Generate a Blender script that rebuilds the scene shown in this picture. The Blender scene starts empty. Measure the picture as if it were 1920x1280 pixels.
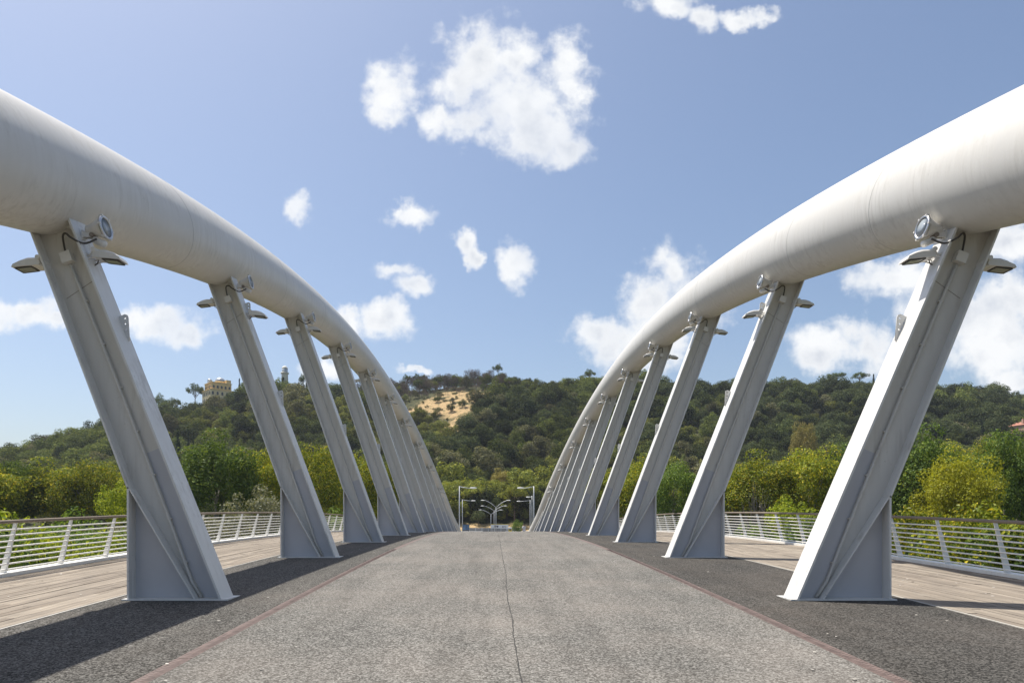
import bpy, math, random
import numpy as np
from mathutils import Vector, Matrix

# ------------------------------------------------------------------ camera, sky, sun, exposure
SC = bpy.context.scene
COL = SC.collection
CAM_X, CAM_Z, FPX = -0.25, 1.74, 1280.0
VPX, VPY = 925.0, 975.0

cam_d = bpy.data.cameras.new('camera'); cam = bpy.data.objects.new('camera', cam_d); COL.objects.link(cam)
cam.location = (CAM_X, 0, CAM_Z); cam.rotation_euler = (math.radians(90), 0, 0)
cam_d.lens = 24.0; cam_d.sensor_width = 36.0; cam_d.sensor_fit = 'HORIZONTAL'
cam_d.shift_x = (960 - VPX) / 1920; cam_d.shift_y = (VPY - 640) / 1920
cam_d.clip_start = 0.1; cam_d.clip_end = 6000
SC.camera = cam

TO_SUN = Vector((-0.353, 0.24, 1.0)).normalized()
sun_d = bpy.data.lights.new('sun', 'SUN'); sun = bpy.data.objects.new('sun', sun_d); COL.objects.link(sun)
sun.rotation_euler = TO_SUN.to_track_quat('Z', 'Y').to_euler()
sun.location = (-40, 20, 80)
sun_d.energy = 5.0; sun_d.angle = math.radians(0.53); sun_d.color = (1.0, 0.955, 0.88)

SC.view_settings.view_transform = 'Standard'; SC.view_settings.look = 'None'
SC.view_settings.exposure = 0.46; SC.view_settings.gamma = 1.0; SC.view_settings.use_curve_mapping = False
SC.render.resolution_x = 1024; SC.render.resolution_y = 682

world = bpy.data.worlds.new('World'); SC.world = world; world.use_nodes = True
SKY_STRENGTH = 0.106

# clouds: (image-derived azimuth / elevation tangents) ellipses on the sky dome: tan(az), tan(el), half sizes
CLOUDS = [  # px x, px y, half w, half h
 (735,178,46,52),(722,215,28,26),(850,165,58,48),(905,110,62,62),(960,110,60,62),(985,190,100,82),(1062,110,32,46),
 (1075,165,32,50),(1020,240,78,56),(1062,278,44,30),(880,232,66,40),(820,225,30,32),
 (565,392,23,30),(776,408,38,22),(748,398,14,12),(868,455,20,20),(890,480,16,18),(968,498,27,40),(745,508,40,18),(780,535,34,24),(728,598,38,30),
 (1262,505,44,48),(1225,555,48,46),(1290,560,60,50),(1120,625,40,30),(1145,655,48,44),(1185,660,40,46),(1235,640,50,46),
 (1555,655,70,40),(1620,650,70,44),(1595,625,46,34),(1690,525,80,34),(1790,590,90,50),(1880,560,80,62),(1870,650,90,56),(1900,460,70,40),(1915,715,58,26),
 (60,583,58,27),(8,592,34,28),(115,600,30,16),(290,602,64,32),(345,630,62,24),(250,598,34,24),(650,598,24,20),(605,692,36,24),
 (1258,8,44,18),(1322,38,22,26),(1402,34,50,15),(780,697,26,7)]

def build_world():
    nt = world.node_tree; N = nt.nodes; L = nt.links
    N.clear()
    out = N.new('ShaderNodeOutputWorld'); bg = N.new('ShaderNodeBackground'); L.new(bg.outputs[0], out.inputs[0])
    bg.inputs[1].default_value = SKY_STRENGTH
    sky = N.new('ShaderNodeTexSky'); sky.sky_type = 'NISHITA'; sky.sun_disc = False
    sky.sun_elevation = math.asin(TO_SUN.z); sky.sun_rotation = math.atan2(TO_SUN.x, TO_SUN.y)
    sky.altitude = 60; sky.air_density = 1.0; sky.dust_density = 2.2; sky.ozone_density = 1.7
    tc = N.new('ShaderNodeTexCoord')
    def math_(op, a, b=None, c=None):
        n = N.new('ShaderNodeMath'); n.operation = op
        for i, v in enumerate((a, b, c)):
            if v is None: continue
            if isinstance(v, (int, float)): n.inputs[i].default_value = v
            else: L.new(v, n.inputs[i])
        return n.outputs[0]
    sep = N.new('ShaderNodeSeparateXYZ'); L.new(tc.outputs['Generated'], sep.inputs[0])
    yy = math_('MAXIMUM', sep.outputs[1], 0.02)
    u = math_('DIVIDE', sep.outputs[0], yy); v = math_('DIVIDE', sep.outputs[2], yy)
    q = N.new('ShaderNodeCombineXYZ'); L.new(u, q.inputs[0]); L.new(v, q.inputs[1])
    def noise(vec, scale, detail, rough=.55, dim='3D'):
        n = N.new('ShaderNodeTexNoise'); n.noise_dimensions = dim
        L.new(vec, n.inputs['Vector']); n.inputs['Scale'].default_value = scale
        n.inputs['Detail'].default_value = detail; n.inputs['Roughness'].default_value = rough
        return n
    # edge noise shared by all clouds
    nz = noise(q.outputs[0], 9.0, 7.0, .62, '2D')
    warp = N.new('ShaderNodeVectorMath'); warp.operation = 'MULTIPLY_ADD'
    nw = noise(q.outputs[0], 16.0, 4.0, .6, '2D')
    L.new(nw.outputs['Color'], warp.inputs[0]); warp.inputs[1].default_value = (.05, .05, 0)
    off = N.new('ShaderNodeVectorMath'); off.operation = 'ADD'; off.inputs[1].default_value = (-.025, -.025, 0)
    L.new(q.outputs[0], off.inputs[0]); L.new(off.outputs[0], warp.inputs[2])
    cur = None
    for (px, py, hw, hh) in CLOUDS:
        cx, cy = (px - VPX) / FPX, (VPY - py) / FPX
        sx, sy = FPX / (hw * 1.18), FPX / (hh * 1.18)
        m = N.new('ShaderNodeVectorMath'); m.operation = 'MULTIPLY_ADD'
        L.new(warp.outputs[0], m.inputs[0]); m.inputs[1].default_value = (sx, sy, 0); m.inputs[2].default_value = (-cx * sx, -cy * sy, 0)
        ln = N.new('ShaderNodeVectorMath'); ln.operation = 'LENGTH'; L.new(m.outputs[0], ln.inputs[0])
        cur = ln.outputs['Value'] if cur is None else math_('SMOOTH_MIN', cur, ln.outputs['Value'], .25)
    # the rest of the dome (behind and beside the camera): the same scattered cumulus, from noise
    gen = noise(tc.outputs['Generated'], 5.0, 7.0, .6)
    back = math_('MULTIPLY_ADD', gen.outputs[0], -6.0, 4.6)
    side = math_('ABSOLUTE', u)
    far = N.new('ShaderNodeMapRange'); L.new(side, far.inputs[0]); far.inputs[1].default_value = .9; far.inputs[2].default_value = 1.4
    hi = N.new('ShaderNodeMapRange'); L.new(v, hi.inputs[0]); hi.inputs[1].default_value = .85; hi.inputs[2].default_value = 1.3
    fr = math_('MAXIMUM', far.outputs[0], hi.outputs[0])
    mixf = N.new('ShaderNodeMix'); mixf.data_type = 'FLOAT'; L.new(fr, mixf.inputs[0]); L.new(cur, mixf.inputs[2]); L.new(back, mixf.inputs[3])
    nf = noise(q.outputs[0], 38.0, 6.0, .58, '2D')
    amp = math_('MULTIPLY_ADD', nz.outputs[0], 1.7, -0.85)
    amp = math_('ADD', amp, math_('MULTIPLY_ADD', nf.outputs[0], .78, -0.39))
    field = math_('ADD', mixf.outputs[0], amp)
    mask = N.new('ShaderNodeMapRange'); mask.interpolation_type = 'SMOOTHSTEP'
    L.new(field, mask.inputs[0]); mask.inputs[1].default_value = 1.22; mask.inputs[2].default_value = .36
    mask.inputs[3].default_value = 0; mask.inputs[4].default_value = 1
    up = N.new('ShaderNodeMapRange'); L.new(sep.outputs[2], up.inputs[0]); up.inputs[1].default_value = .0; up.inputs[2].default_value = .08
    fac = math_('MULTIPLY', mask.outputs[0], up.outputs[0])
    thin = noise(q.outputs[0], 6.0, 3.0, .5, '2D'); th_ = N.new('ShaderNodeMapRange'); L.new(thin.outputs[0], th_.inputs[0]); th_.inputs[1].default_value = .34; th_.inputs[2].default_value = .52; th_.inputs[3].default_value = .84; th_.inputs[4].default_value = .99
    fac = math_('MULTIPLY', fac, th_.outputs[0])
    # thick parts of the cloud are a little greyer
    sh = noise(q.outputs[0], 14.0, 5.0, .55, '2D')
    thick = N.new('ShaderNodeMapRange'); L.new(field, thick.inputs[0]); thick.inputs[1].default_value = .75; thick.inputs[2].default_value = -.15
    shd = N.new('ShaderNodeMapRange'); L.new(sh.outputs[0], shd.inputs[0]); shd.inputs[1].default_value = .40; shd.inputs[2].default_value = .62
    g = math_('MULTIPLY', thick.outputs[0], shd.outputs[0])
    cr = N.new('ShaderNodeMix'); cr.data_type = 'RGBA'; L.new(g, cr.inputs[0])
    k = 1.0 / SKY_STRENGTH
    cr.inputs[6].default_value = (.72 * k, .73 * k, .74 * k, 1); cr.inputs[7].default_value = (.53 * k, .555 * k, .60 * k, 1)
    mx = N.new('ShaderNodeMix'); mx.data_type = 'RGBA'
    L.new(fac, mx.inputs[0]); L.new(sky.outputs[0], mx.inputs[6]); L.new(cr.outputs[2], mx.inputs[7])
    L.new(mx.outputs[2], bg.inputs[0])
build_world()

# ------------------------------------------------------------------ helpers
def tag(o, label=None, cat=None, group=None, kind=None):
    if label: o['label'] = label
    if cat: o['category'] = cat
    if group: o['group'] = group
    if kind: o['kind'] = kind
    return o

def mesh_np(name, V, F, mats, smooth=False, mat_idx=None):
    me = bpy.data.meshes.new(name)
    V = np.asarray(V, np.float32); F = np.asarray(F, np.int32)
    nf, k = F.shape
    me.vertices.add(len(V)); me.vertices.foreach_set('co', V.ravel())
    me.loops.add(nf * k); me.loops.foreach_set('vertex_index', F.ravel())
    me.polygons.add(nf); me.polygons.foreach_set('loop_start', np.arange(0, nf * k, k, dtype=np.int32))
    for m in (mats if isinstance(mats, (list, tuple)) else [mats]): me.materials.append(m)
    if mat_idx is not None: me.polygons.foreach_set('material_index', np.asarray(mat_idx, np.int32))
    me.polygons.foreach_set('use_smooth', np.full(nf, bool(smooth)))
    me.update(calc_edges=True); me.validate()
    return me

def link(name, data, parent=None, loc=(0, 0, 0), rot=(0, 0, 0)):
    o = bpy.data.objects.new(name, data); COL.objects.link(o)
    o.location = loc; o.rotation_euler = rot
    if parent is not None: o.parent = parent
    return o

def empty(name, loc=(0, 0, 0), rz=0.0, parent=None):
    e = link(name, None, parent, loc, (0, 0, rz)); e.empty_display_size = .3
    return e

def copy_tree(o, parent=None):
    c = o.copy(); COL.objects.link(c); c.parent = parent
    for ch in list(o.children): copy_tree(ch, c)
    return c

class MB:
    """collects verts / faces of one mesh"""
    def __init__(s): s.v = []; s.f = []; s.sm = []
    def add(s, vs, fs, smooth=False):
        b = len(s.v); s.v += [tuple(p) for p in vs]; s.f += [tuple(b + i for i in f) for f in fs]; s.sm += [smooth] * len(fs)
        return s
    def box(s, x0, x1, y0, y1, z0, z1):
        vs = [(x0,y0,z0),(x1,y0,z0),(x1,y1,z0),(x0,y1,z0),(x0,y0,z1),(x1,y0,z1),(x1,y1,z1),(x0,y1,z1)]
        return s.add(vs, [(3,2,1,0),(4,5,6,7),(0,1,5,4),(1,2,6,5),(2,3,7,6),(3,0,4,7)])
    def prism(s, pts, y0, y1, axis='y'):
        """polygon pts (a,b) extruded: axis y -> (a,y,b), axis x -> (x,a,b), axis z -> (a,b,z)"""
        n = len(pts)
        mk = {'y': lambda a, b, t: (a, t, b), 'x': lambda a, b, t: (t, a, b), 'z': lambda a, b, t: (a, b, t)}[axis]
        vs = [mk(a, b, y0) for a, b in pts] + [mk(a, b, y1) for a, b in pts]
        fs = [tuple(range(n)), tuple(reversed(range(n, 2 * n)))] + [(i, i + n, (i + 1) % n + n, (i + 1) % n) for i in range(n)]
        return s.add(vs, fs)
    def tube(s, path, r, seg=8, smooth=True, cap=True, up=(0, 0, 1)):
        path = [Vector(p) for p in path]; n = len(path)
        rs = r if isinstance(r, (list, tuple)) else [r] * n
        vs = []; prev = None
        for i, p in enumerate(path):
            t = (path[min(i + 1, n - 1)] - path[max(i - 1, 0)]).normalized()
            if prev is None:
                a = Vector(up) if abs(t.dot(Vector(up))) < .95 else Vector((1, 0, 0))
                a = (a - t * a.dot(t)).normalized()
            else:
                a = (prev - t * prev.dot(t)).normalized()
            prev = a; b = t.cross(a)
            for k in range(seg):
                th = 2 * math.pi * k / seg
                vs.append(p + (a * math.cos(th) + b * math.sin(th)) * rs[i])
        fs = [(i * seg + k, i * seg + (k + 1) % seg, (i + 1) * seg + (k + 1) % seg, (i + 1) * seg + k) for i in range(n - 1) for k in range(seg)]
        s.add(vs, fs, smooth)
        if cap:
            b = len(s.v) - n * seg
            s.f.append(tuple(b + k for k in reversed(range(seg)))); s.sm.append(False)
            s.f.append(tuple(b + (n - 1) * seg + k for k in range(seg))); s.sm.append(False)
        return s
    def lathe(s, prof, seg=24, axis='z', origin=(0, 0, 0), smooth=True):
        """prof: (radius, height) list, turned about an axis"""
        o = Vector(origin); vs = []
        for r, h in prof:
            for k in range(seg):
                th = 2 * math.pi * k / seg; c, d = r * math.cos(th), r * math.sin(th)
                vs.append(o + Vector({'z': (c, d, h), 'x': (h, c, d), 'y': (d, h, c)}[axis]))
        n = len(prof)
        fs = [(i * seg + k, i * seg + (k + 1) % seg, (i + 1) * seg + (k + 1) % seg, (i + 1) * seg + k) for i in range(n - 1) for k in range(seg)]
        s.add(vs, fs, smooth)
        b = len(s.v) - n * seg
        if prof[0][0] > 1e-4: s.f.append(tuple(b + k for k in reversed(range(seg)))); s.sm.append(False)
        if prof[-1][0] > 1e-4: s.f.append(tuple(b + (n - 1) * seg + k for k in range(seg))); s.sm.append(False)
        return s
    def xform(s, M): s.v = [tuple(M @ Vector(p)) for p in s.v]; return s
    def data(s, name, mat):
        me = bpy.data.meshes.new(name); me.from_pydata(s.v, [], s.f)
        me.polygons.foreach_set('use_smooth', s.sm)
        for m in (mat if isinstance(mat, (list, tuple)) else [mat]): me.materials.append(m)
        me.update(); return me
    def build(s, name, mat, parent=None, loc=(0, 0, 0), rot=(0, 0, 0)):
        return link(name, s.data(name, mat), parent, loc, rot)

def at(px, py, d):
    """world point at distance d along the bridge axis that projects to a photograph pixel"""
    return Vector(((px - VPX) * d / FPX + CAM_X, d, CAM_Z + (VPY - py) * d / FPX))

# ------------------------------------------------------------------ materials
class NT:
    def __init__(s, name):
        s.m = bpy.data.materials.new(name); s.m.use_nodes = True
        s.N = s.m.node_tree.nodes; s.L = s.m.node_tree.links
        s.b = s.N['Principled BSDF']; s.out = s.N['Material Output']
    def n(s, t, **kw):
        x = s.N.new(t)
        for k, v in kw.items(): setattr(x, k, v)
        return x
    def set(s, node, key, v):
        if isinstance(v, bpy.types.NodeSocket): s.L.new(v, node.inputs[key])
        else: node.inputs[key].default_value = v
    def coord(s, which='Object'): return s.n('ShaderNodeTexCoord').outputs[which]
    def pos(s): return s.n('ShaderNodeNewGeometry').outputs['Position']
    def noise(s, vec, scale, detail=4, rough=.55, dist=0):
        x = s.n('ShaderNodeTexNoise'); s.L.new(vec, x.inputs['Vector'])
        x.inputs['Scale'].default_value = scale; x.inputs['Detail'].default_value = detail
        x.inputs['Roughness'].default_value = rough; x.inputs['Distortion'].default_value = dist
        return x.outputs[0]
    def scale(s, vec, sc):
        x = s.n('ShaderNodeVectorMath', operation='MULTIPLY'); s.L.new(vec, x.inputs[0]); x.inputs[1].default_value = sc
        return x.outputs[0]
    def ramp(s, fac, stops):
        x = s.n('ShaderNodeValToRGB'); s.L.new(fac, x.inputs[0]); e = x.color_ramp.elements
        while len(e) < len(stops): e.new(.5)
        for el, (p, c) in zip(e, stops): el.position = p; el.color = (*c, 1) if len(c) == 3 else c
        return x.outputs[0]
    def mix(s, fac, a, b, blend='MIX'):
        x = s.n('ShaderNodeMix', data_type='RGBA', blend_type=blend)
        for k, v in ((0, fac), (6, a), (7, b)):
            if isinstance(v, tuple) and len(v) == 3: v = (*v, 1)
            s.set(x, k, v)
        return x.outputs[2]
    def mr(s, v, a, b, c=0., d=1.):
        x = s.n('ShaderNodeMapRange'); s.L.new(v, x.inputs[0])
        for i, k in enumerate((a, b, c, d)): x.inputs[i + 1].default_value = k
        return x.outputs[0]
    def math(s, op, a, b):
        x = s.n('ShaderNodeMath', operation=op); s.set(x, 0, a); s.set(x, 1, b); return x.outputs[0]
    def bump(s, h, strength, dist=.01):
        x = s.n('ShaderNodeBump'); x.inputs['Strength'].default_value = strength; x.inputs['Distance'].default_value = dist
        s.L.new(h, x.inputs['Height']); s.L.new(x.outputs[0], s.b.inputs['Normal'])
    def done(s, col=None, rough=.6, metal=0., spec=.5):
        if col is not None:
            if isinstance(col, tuple): s.b.inputs['Base Color'].default_value = (*col, 1)
            else: s.L.new(col, s.b.inputs['Base Color'])
        s.set(s.b, 'Roughness', rough); s.b.inputs['Metallic'].default_value = metal
        s.b.inputs['Specular IOR Level'].default_value = spec
        return s.m

def mat_paint(name, col, dirt=(.30, .27, .22), amount=.5, rough=.42, streak=True):
    t = NT(name); p = t.pos()
    n1 = t.noise(p, .9, 5, .6); n2 = t.noise(t.scale(p, (6, 6, .5)) if streak else p, 1.6, 5, .65); n3 = t.noise(p, 22, 3, .6)
    f = t.math('MULTIPLY', t.mr(n1, .42, .75), t.mr(n2, .45, .8)); f = t.math('MULTIPLY', f, amount)
    sp = t.math('MULTIPLY', t.mr(n3, .64, .72), t.mr(n1, .48, .58)); sp = t.math('MULTIPLY', sp, .5 * amount)
    big = t.mr(n1, .3, .7, .94, 1.04)
    c = t.mix(t.math('ADD', f, sp), col, dirt)
    v = t.n('ShaderNodeVectorMath', operation='SCALE'); t.L.new(c, v.inputs[0]); t.L.new(big, v.inputs['Scale'])
    t.bump(t.noise(p, 60, 2), .06, .004)
    return t.done(v.outputs[0], t.mr(n2, .3, .8, rough - .05, rough + .18))

def mat_plain(name, col, rough=.5, metal=0., var=.12, scale=3.0):
    t = NT(name); p = t.pos(); n = t.noise(p, scale, 4, .6)
    c = t.mix(t.mr(n, .3, .7), tuple(x * (1 - var) for x in col), tuple(min(1, x * (1 + var)) for x in col))
    return t.done(c, rough, metal)

def mat_asphalt(name, dark, light, warm):
    t = NT(name); p = t.pos()
    vo = t.n('ShaderNodeTexVoronoi'); t.L.new(p, vo.inputs['Vector']); vo.inputs['Scale'].default_value = 62
    vc = t.n('ShaderNodeSeparateColor'); t.L.new(vo.outputs['Color'], vc.inputs[0])
    fine = t.noise(p, 150, 2, .7); mid = t.noise(p, 22, 4, .65); big = t.noise(p, .55, 5, .6); st = t.noise(t.scale(p, (1.3, .09, 1)), 2.2, 4, .6)
    g = t.math('ADD', t.math('MULTIPLY', vc.outputs[0], .62), t.math('MULTIPLY', fine, .38))
    g = t.math('ADD', g, t.mr(mid, .3, .7, -.1, .1))
    c = t.ramp(g, [(.12, tuple(x * .45 for x in dark)), (.42, dark), (.62, light), (.92, tuple(min(1, x * 1.75) for x in light))])
    c = t.mix(t.mr(big, .38, .68, 0, .55), c, t.mix(.6, c, warm))
    k = t.math('ADD', t.mr(big, .3, .72, .88, 1.1), t.mr(st, .3, .7, -.13, .13))
    spot = t.noise(p, 2.6, 5, .6, .6); k = t.math('SUBTRACT', k, t.mr(spot, .64, .74, 0, .22))
    v = t.n('ShaderNodeVectorMath', operation='SCALE'); t.L.new(c, v.inputs[0]); t.L.new(k, v.inputs['Scale'])
    t.bump(g, .5, .006)
    return t.done(v.outputs[0], .95, spec=.08)

def mat_wood(name, c1, c2, grey, per='obj'):
    t = NT(name); p = t.pos()
    if per == 'obj': r = t.n('ShaderNodeObjectInfo').outputs['Random']
    else: r = t.n('ShaderNodeNewGeometry').outputs['Random Per Island']
    gr = t.noise(t.scale(p, (38, .9, 10)), 1.0, 5, .65, .4); bl = t.noise(p, 1.3, 4, .6)
    c = t.mix(r, c1, c2); c = t.mix(t.mr(gr, .35, .72), c, grey)
    k = t.math('ADD', t.mr(bl, .3, .7, .86, 1.1), t.mr(gr, .3, .75, .06, -.12))
    v = t.n('ShaderNodeVectorMath', operation='SCALE'); t.L.new(c, v.inputs[0]); t.L.new(k, v.inputs['Scale'])
    t.bump(gr, .3, .004)
    return t.done(v.outputs[0], .85, spec=.2)

def mat_leaf(name, c1, c2, c3=None, trans=.32, obj_var=.25, gloss=.012):
    t = NT(name)
    r = t.n('ShaderNodeNewGeometry').outputs['Random Per Island']; ob = t.n('ShaderNodeObjectInfo').outputs['Random']
    stops = [(0, c1), (.75, c2)] + ([(1.0, c3)] if c3 else [])
    c = t.ramp(r, stops)
    k = t.mr(ob, 0, 1, 1 - obj_var, 1 + obj_var)
    v = t.n('ShaderNodeVectorMath', operation='SCALE'); t.L.new(c, v.inputs[0]); t.L.new(k, v.inputs['Scale'])
    d = t.n('ShaderNodeBsdfDiffuse'); tr = t.n('ShaderNodeBsdfTranslucent'); gl = t.n('ShaderNodeBsdfGlossy')
    t.L.new(v.outputs[0], d.inputs[0])
    tc = t.mix(1.0, v.outputs[0], (1.15, 1.1, .55), 'MULTIPLY'); t.L.new(tc, tr.inputs[0])
    gl.inputs['Roughness'].default_value = .45; gl.inputs[0].default_value = (.9, .95, .9, 1)
    m1 = t.n('ShaderNodeMixShader'); m1.inputs[0].default_value = trans; t.L.new(d.outputs[0], m1.inputs[1]); t.L.new(tr.outputs[0], m1.inputs[2])
    m2 = t.n('ShaderNodeMixShader'); m2.inputs[0].default_value = gloss; t.L.new(m1.outputs[0], m2.inputs[1]); t.L.new(gl.outputs[0], m2.inputs[2])
    t.L.new(m2.outputs[0], t.out.inputs[0])
    return t.m

M = {}
M['steel'] = mat_paint('white_steel_paint', (.60, .58, .537), (.33, .305, .265), .95)
M['flange'] = mat_paint('white_flange_paint', (.68, .67, .64), (.26, .235, .20), 1.1)
M['patch'] = mat_paint('grey_overpaint', (.475, .48, .505), (.36, .36, .36), .35, .55, False)
M['lampwhite'] = mat_paint('lamp_white_enamel', (.68, .66, .62), amount=.35, rough=.35)
M['rail'] = mat_paint('railing_paint', (.82, .80, .75), (.45, .40, .33), .5)
M['seam'] = mat_plain('weld_seam_grey', (.36, .35, .33), .6)
M['cable'] = mat_plain('dark_cable', (.06, .055, .05), .6)
M['rust'] = mat_plain('dirty_steel', (.24, .20, .16), .7)
M['trim'] = mat_plain('trim_metal', (.42, .39, .34), .6)
M['glass'] = mat_plain('lamp_glass', (.34, .38, .42), .08, 0, .05)
M['glass_dull'] = mat_plain('frosted_glass', (.30, .30, .27), .25, 0, .05)
M['chrome'] = mat_plain('clamp_ring_metal', (.55, .55, .55), .3, .9)
M['road'] = mat_asphalt('road_asphalt', (.098, .093, .084), (.188, .181, .165), (.20, .172, .148))
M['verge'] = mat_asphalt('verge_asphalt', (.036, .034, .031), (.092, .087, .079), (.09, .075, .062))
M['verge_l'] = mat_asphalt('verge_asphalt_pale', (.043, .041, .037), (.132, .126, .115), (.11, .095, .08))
M['crack'] = mat_plain('tar_seam', (.035, .033, .03), .95)
M['drain'] = mat_plain('brown_tread_plate', (.125, .088, .075), .75, 0, .3, 9)
M['drain_rib'] = mat_plain('brown_tread_rib', (.16, .115, .10), .7, 0, .3, 9)
M['plank'] = mat_wood('deck_plank_wood', (.215, .175, .133), (.36, .305, .238), (.185, .16, .134))
M['plank_far'] = mat_wood('deck_plank_wood_far', (.215, .175, .133), (.36, .305, .238), (.185, .16, .134), 'isl')
M['handrail'] = mat_wood('handrail_wood', (.25, .205, .16), (.30, .25, .20), (.20, .175, .15))
M['dark'] = mat_plain('dark_underlay', (.03, .028, .026), .9)
M['conc'] = mat_plain('concrete_grey', (.30, .295, .28), .85, 0, .2, 1.2)
M['bark'] = mat_plain('bark_brown', (.11, .085, .065), .9, 0, .35, 6)
M['bark_pale'] = mat_plain('plane_bark_pale', (.26, .235, .19), .85, 0, .4, 3)
M['twig'] = mat_plain('grey_twig', (.19, .165, .15), .9, 0, .25, 4)
M['leaf_plane'] = mat_leaf('plane_leaf_green', (0.098, 0.139, 0.017), (0.281, 0.313, 0.031), (0.562, 0.442, 0.041), .38)
M['leaf_deep'] = mat_leaf('deep_green_leaf', (0.056, 0.101, 0.024), (0.151, 0.222, 0.041), (0.242, 0.290, 0.051), .35)
M['leaf_yellow'] = mat_leaf('yellowing_leaf', (.26, .27, .02), (.47, .47, .035), (.55, .50, .05), .45)
M['leaf_lime'] = mat_leaf('lime_leaf', (0.168, 0.242, 0.025), (0.383, 0.443, 0.046), (0.539, 0.545, 0.078), .42)
M['leaf_olive'] = mat_leaf('olive_shrub_leaf', (.13, .135, .085), (.24, .24, .16), (.30, .28, .20), .25)
HL = [('oak_dark', (0.050, 0.072, 0.031), (0.124, 0.149, 0.056), (0.170, 0.189, 0.075)), ('oak_mid', (0.072, 0.101, 0.037), (0.170, 0.199, 0.064), (0.251, 0.250, 0.086)),
      ('bush_light', (0.103, 0.130, 0.044), (0.239, 0.250, 0.077), (0.341, 0.300, 0.097)), ('holm_oak', (0.041, 0.059, 0.031), (0.096, 0.116, 0.054), (0.136, 0.143, 0.069)),
      ('grey_green', (0.103, 0.109, 0.064), (0.193, 0.189, 0.109), (0.251, 0.220, 0.130))]
for k, a, b, c in HL: M['hl_' + k] = mat_leaf('hill_' + k + '_leaf', a, b, c, .25, .45, .0)
M['leaf_dead'] = mat_leaf('withered_crown', (0.106, 0.086, 0.077), (0.202, 0.163, 0.144), (0.250, 0.211, 0.163), .1, .2)
M['leaf_pine'] = mat_leaf('pine_needles', (0.058, 0.092, 0.026), (0.144, 0.182, 0.046), (0.192, 0.221, 0.058), .2, .2)
M['leaf_pine_y'] = mat_leaf('yellow_green_pine_needles', (0.125, 0.160, 0.029), (0.281, 0.300, 0.050), (0.395, 0.360, 0.062), .28, .2)  # yellow green is the needles' own colour
M['leaf_cypress'] = mat_leaf('cypress_needles', (0.019, 0.035, 0.016), (0.048, 0.067, 0.027), (0.064, 0.083, 0.032), .12, .2)
M['leaf_tan'] = mat_leaf('tan_green_leaf', (0.230, 0.202, 0.058), (0.422, 0.365, 0.115), (0.538, 0.403, 0.134), .3, .2)
M['ochre'] = mat_plain('ochre_stucco', (.82, .58, .26), .85, 0, .1, .5)
M['ochre_light'] = mat_plain('pale_stucco', (.80, .65, .38), .85, 0, .08, .5)
M['dome'] = mat_plain('dome_metal', (.40, .42, .44), .35, .4, .1, .7)
M['window'] = mat_plain('dark_window', (.04, .045, .045), .2)
M['roof_red'] = mat_plain('terracotta', (.34, .14, .09), .8)
M['cream'] = mat_plain('cream_wall', (.74, .70, .60), .8, 0, .06, .4)
M['pale_blue'] = mat_plain('pale_grey_panel', (.50, .54, .60), .6, 0, .05, .4)
M['pink'] = mat_plain('pink_stucco', (.52, .33, .24), .85)
M['lamp_grey'] = mat_plain('galvanised_pole', (.52, .53, .53), .4, .2, .06)
M['sign_white'] = mat_plain('sign_white', (.78, .78, .77), .4, 0, .03)
M['sign_navy'] = mat_plain('sign_navy', (.035, .035, .09), .4)
M['sign_yellow'] = mat_plain('yellow_paint', (.75, .55, .03), .5)
M['sign_blue'] = mat_plain('blue_panel', (.09, .16, .27), .3, 0, .5, 1.5)
M['skin'] = mat_plain('skin', (.42, .25, .17), .55)
M['cloth'] = mat_plain('white_cotton', (.78, .76, .75), .9, 0, .05, 8)
M['hair'] = mat_plain('dark_hair', (.025, .018, .014), .6)

# ------------------------------------------------------------------ bridge geometry
S, D1, XB, XO = 7.79, 11.02, 4.575, 6.02
def deck_z(y):
    if y <= 97: return .0512 * y - .000652 * y * y
    z0, m0 = -1.168, -.0753
    if y >= 117: return -1.92
    t = (y - 97) / 20; h = 20
    return (2*t**3-3*t**2+1)*z0 + (t**3-2*t*t+t)*h*m0 + (-2*t**3+3*t*t)*(-1.92)
def rail_x(y): return 10.85 - .0005 * (y - 46) ** 2
def strut_y(n): return D1 + (n - 1) * S
def inner_pt(n, sd=1):
    D = n - 5.3
    return 8.13 - .0535 * D**2 - .0001 * D**4 - .03 * sd, 11.015 - .243 * D**2
RA, RA2, RB = 1.085, .95, .79          # egg-shaped section: away from the strut, towards it, across it
def sec(th, g=0.): return math.cos(th) * ((RA if math.cos(th) > 0 else RA2) + g), math.sin(th) * (RB + g)
def arch_c(n, sd=1):
    X, Z = inner_pt(n, sd); y = strut_y(n); bz = deck_z(y)
    ex, ez = X - 4.5, max(Z - bz, 2.5); l = math.hypot(ex, ez); ex /= l; ez /= l
    h, w = .891, .097
    return Vector((X + ex * h + w * ez, y, Z + ez * h - w * ex)), (ex, ez)

def strip(name, x0, x1, ys, dz, mat, kind='structure', parent=None, thick=0., xfun=None):
    """a sheet following the deck camber"""
    vs = []; fs = []
    for i, y in enumerate(ys):
        a, b = (x0, x1) if xfun is None else xfun(y)
        z = deck_z(y) + dz
        vs += [(a, y, z), (b, y, z)]
        if thick: vs += [(a, y, z - thick), (b, y, z - thick)]
    k = 4 if thick else 2
    for i in range(len(ys) - 1):
        a = i * k; b = a + k
        fs.append((a, a + 1, b + 1, b))
        if thick: fs += [(a + 2, b + 2, b + 3, a + 3), (a, b, b + 2, a + 2), (a + 1, a + 3, b + 3, b + 1)]
    m = MB(); m.add(vs, fs); o = m.build(name, mat, parent)
    if kind: o['kind'] = kind
    return o
YS = [-14 + 1.5 * i for i in range(75)]          # -14 .. 97
YS_ALL = YS + [97 + 2 * i for i in range(1, 12)] + [140, 180, 230, 262]
road = strip('road', -3.34, 3.34, YS_ALL, 0, M['road'])
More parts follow.
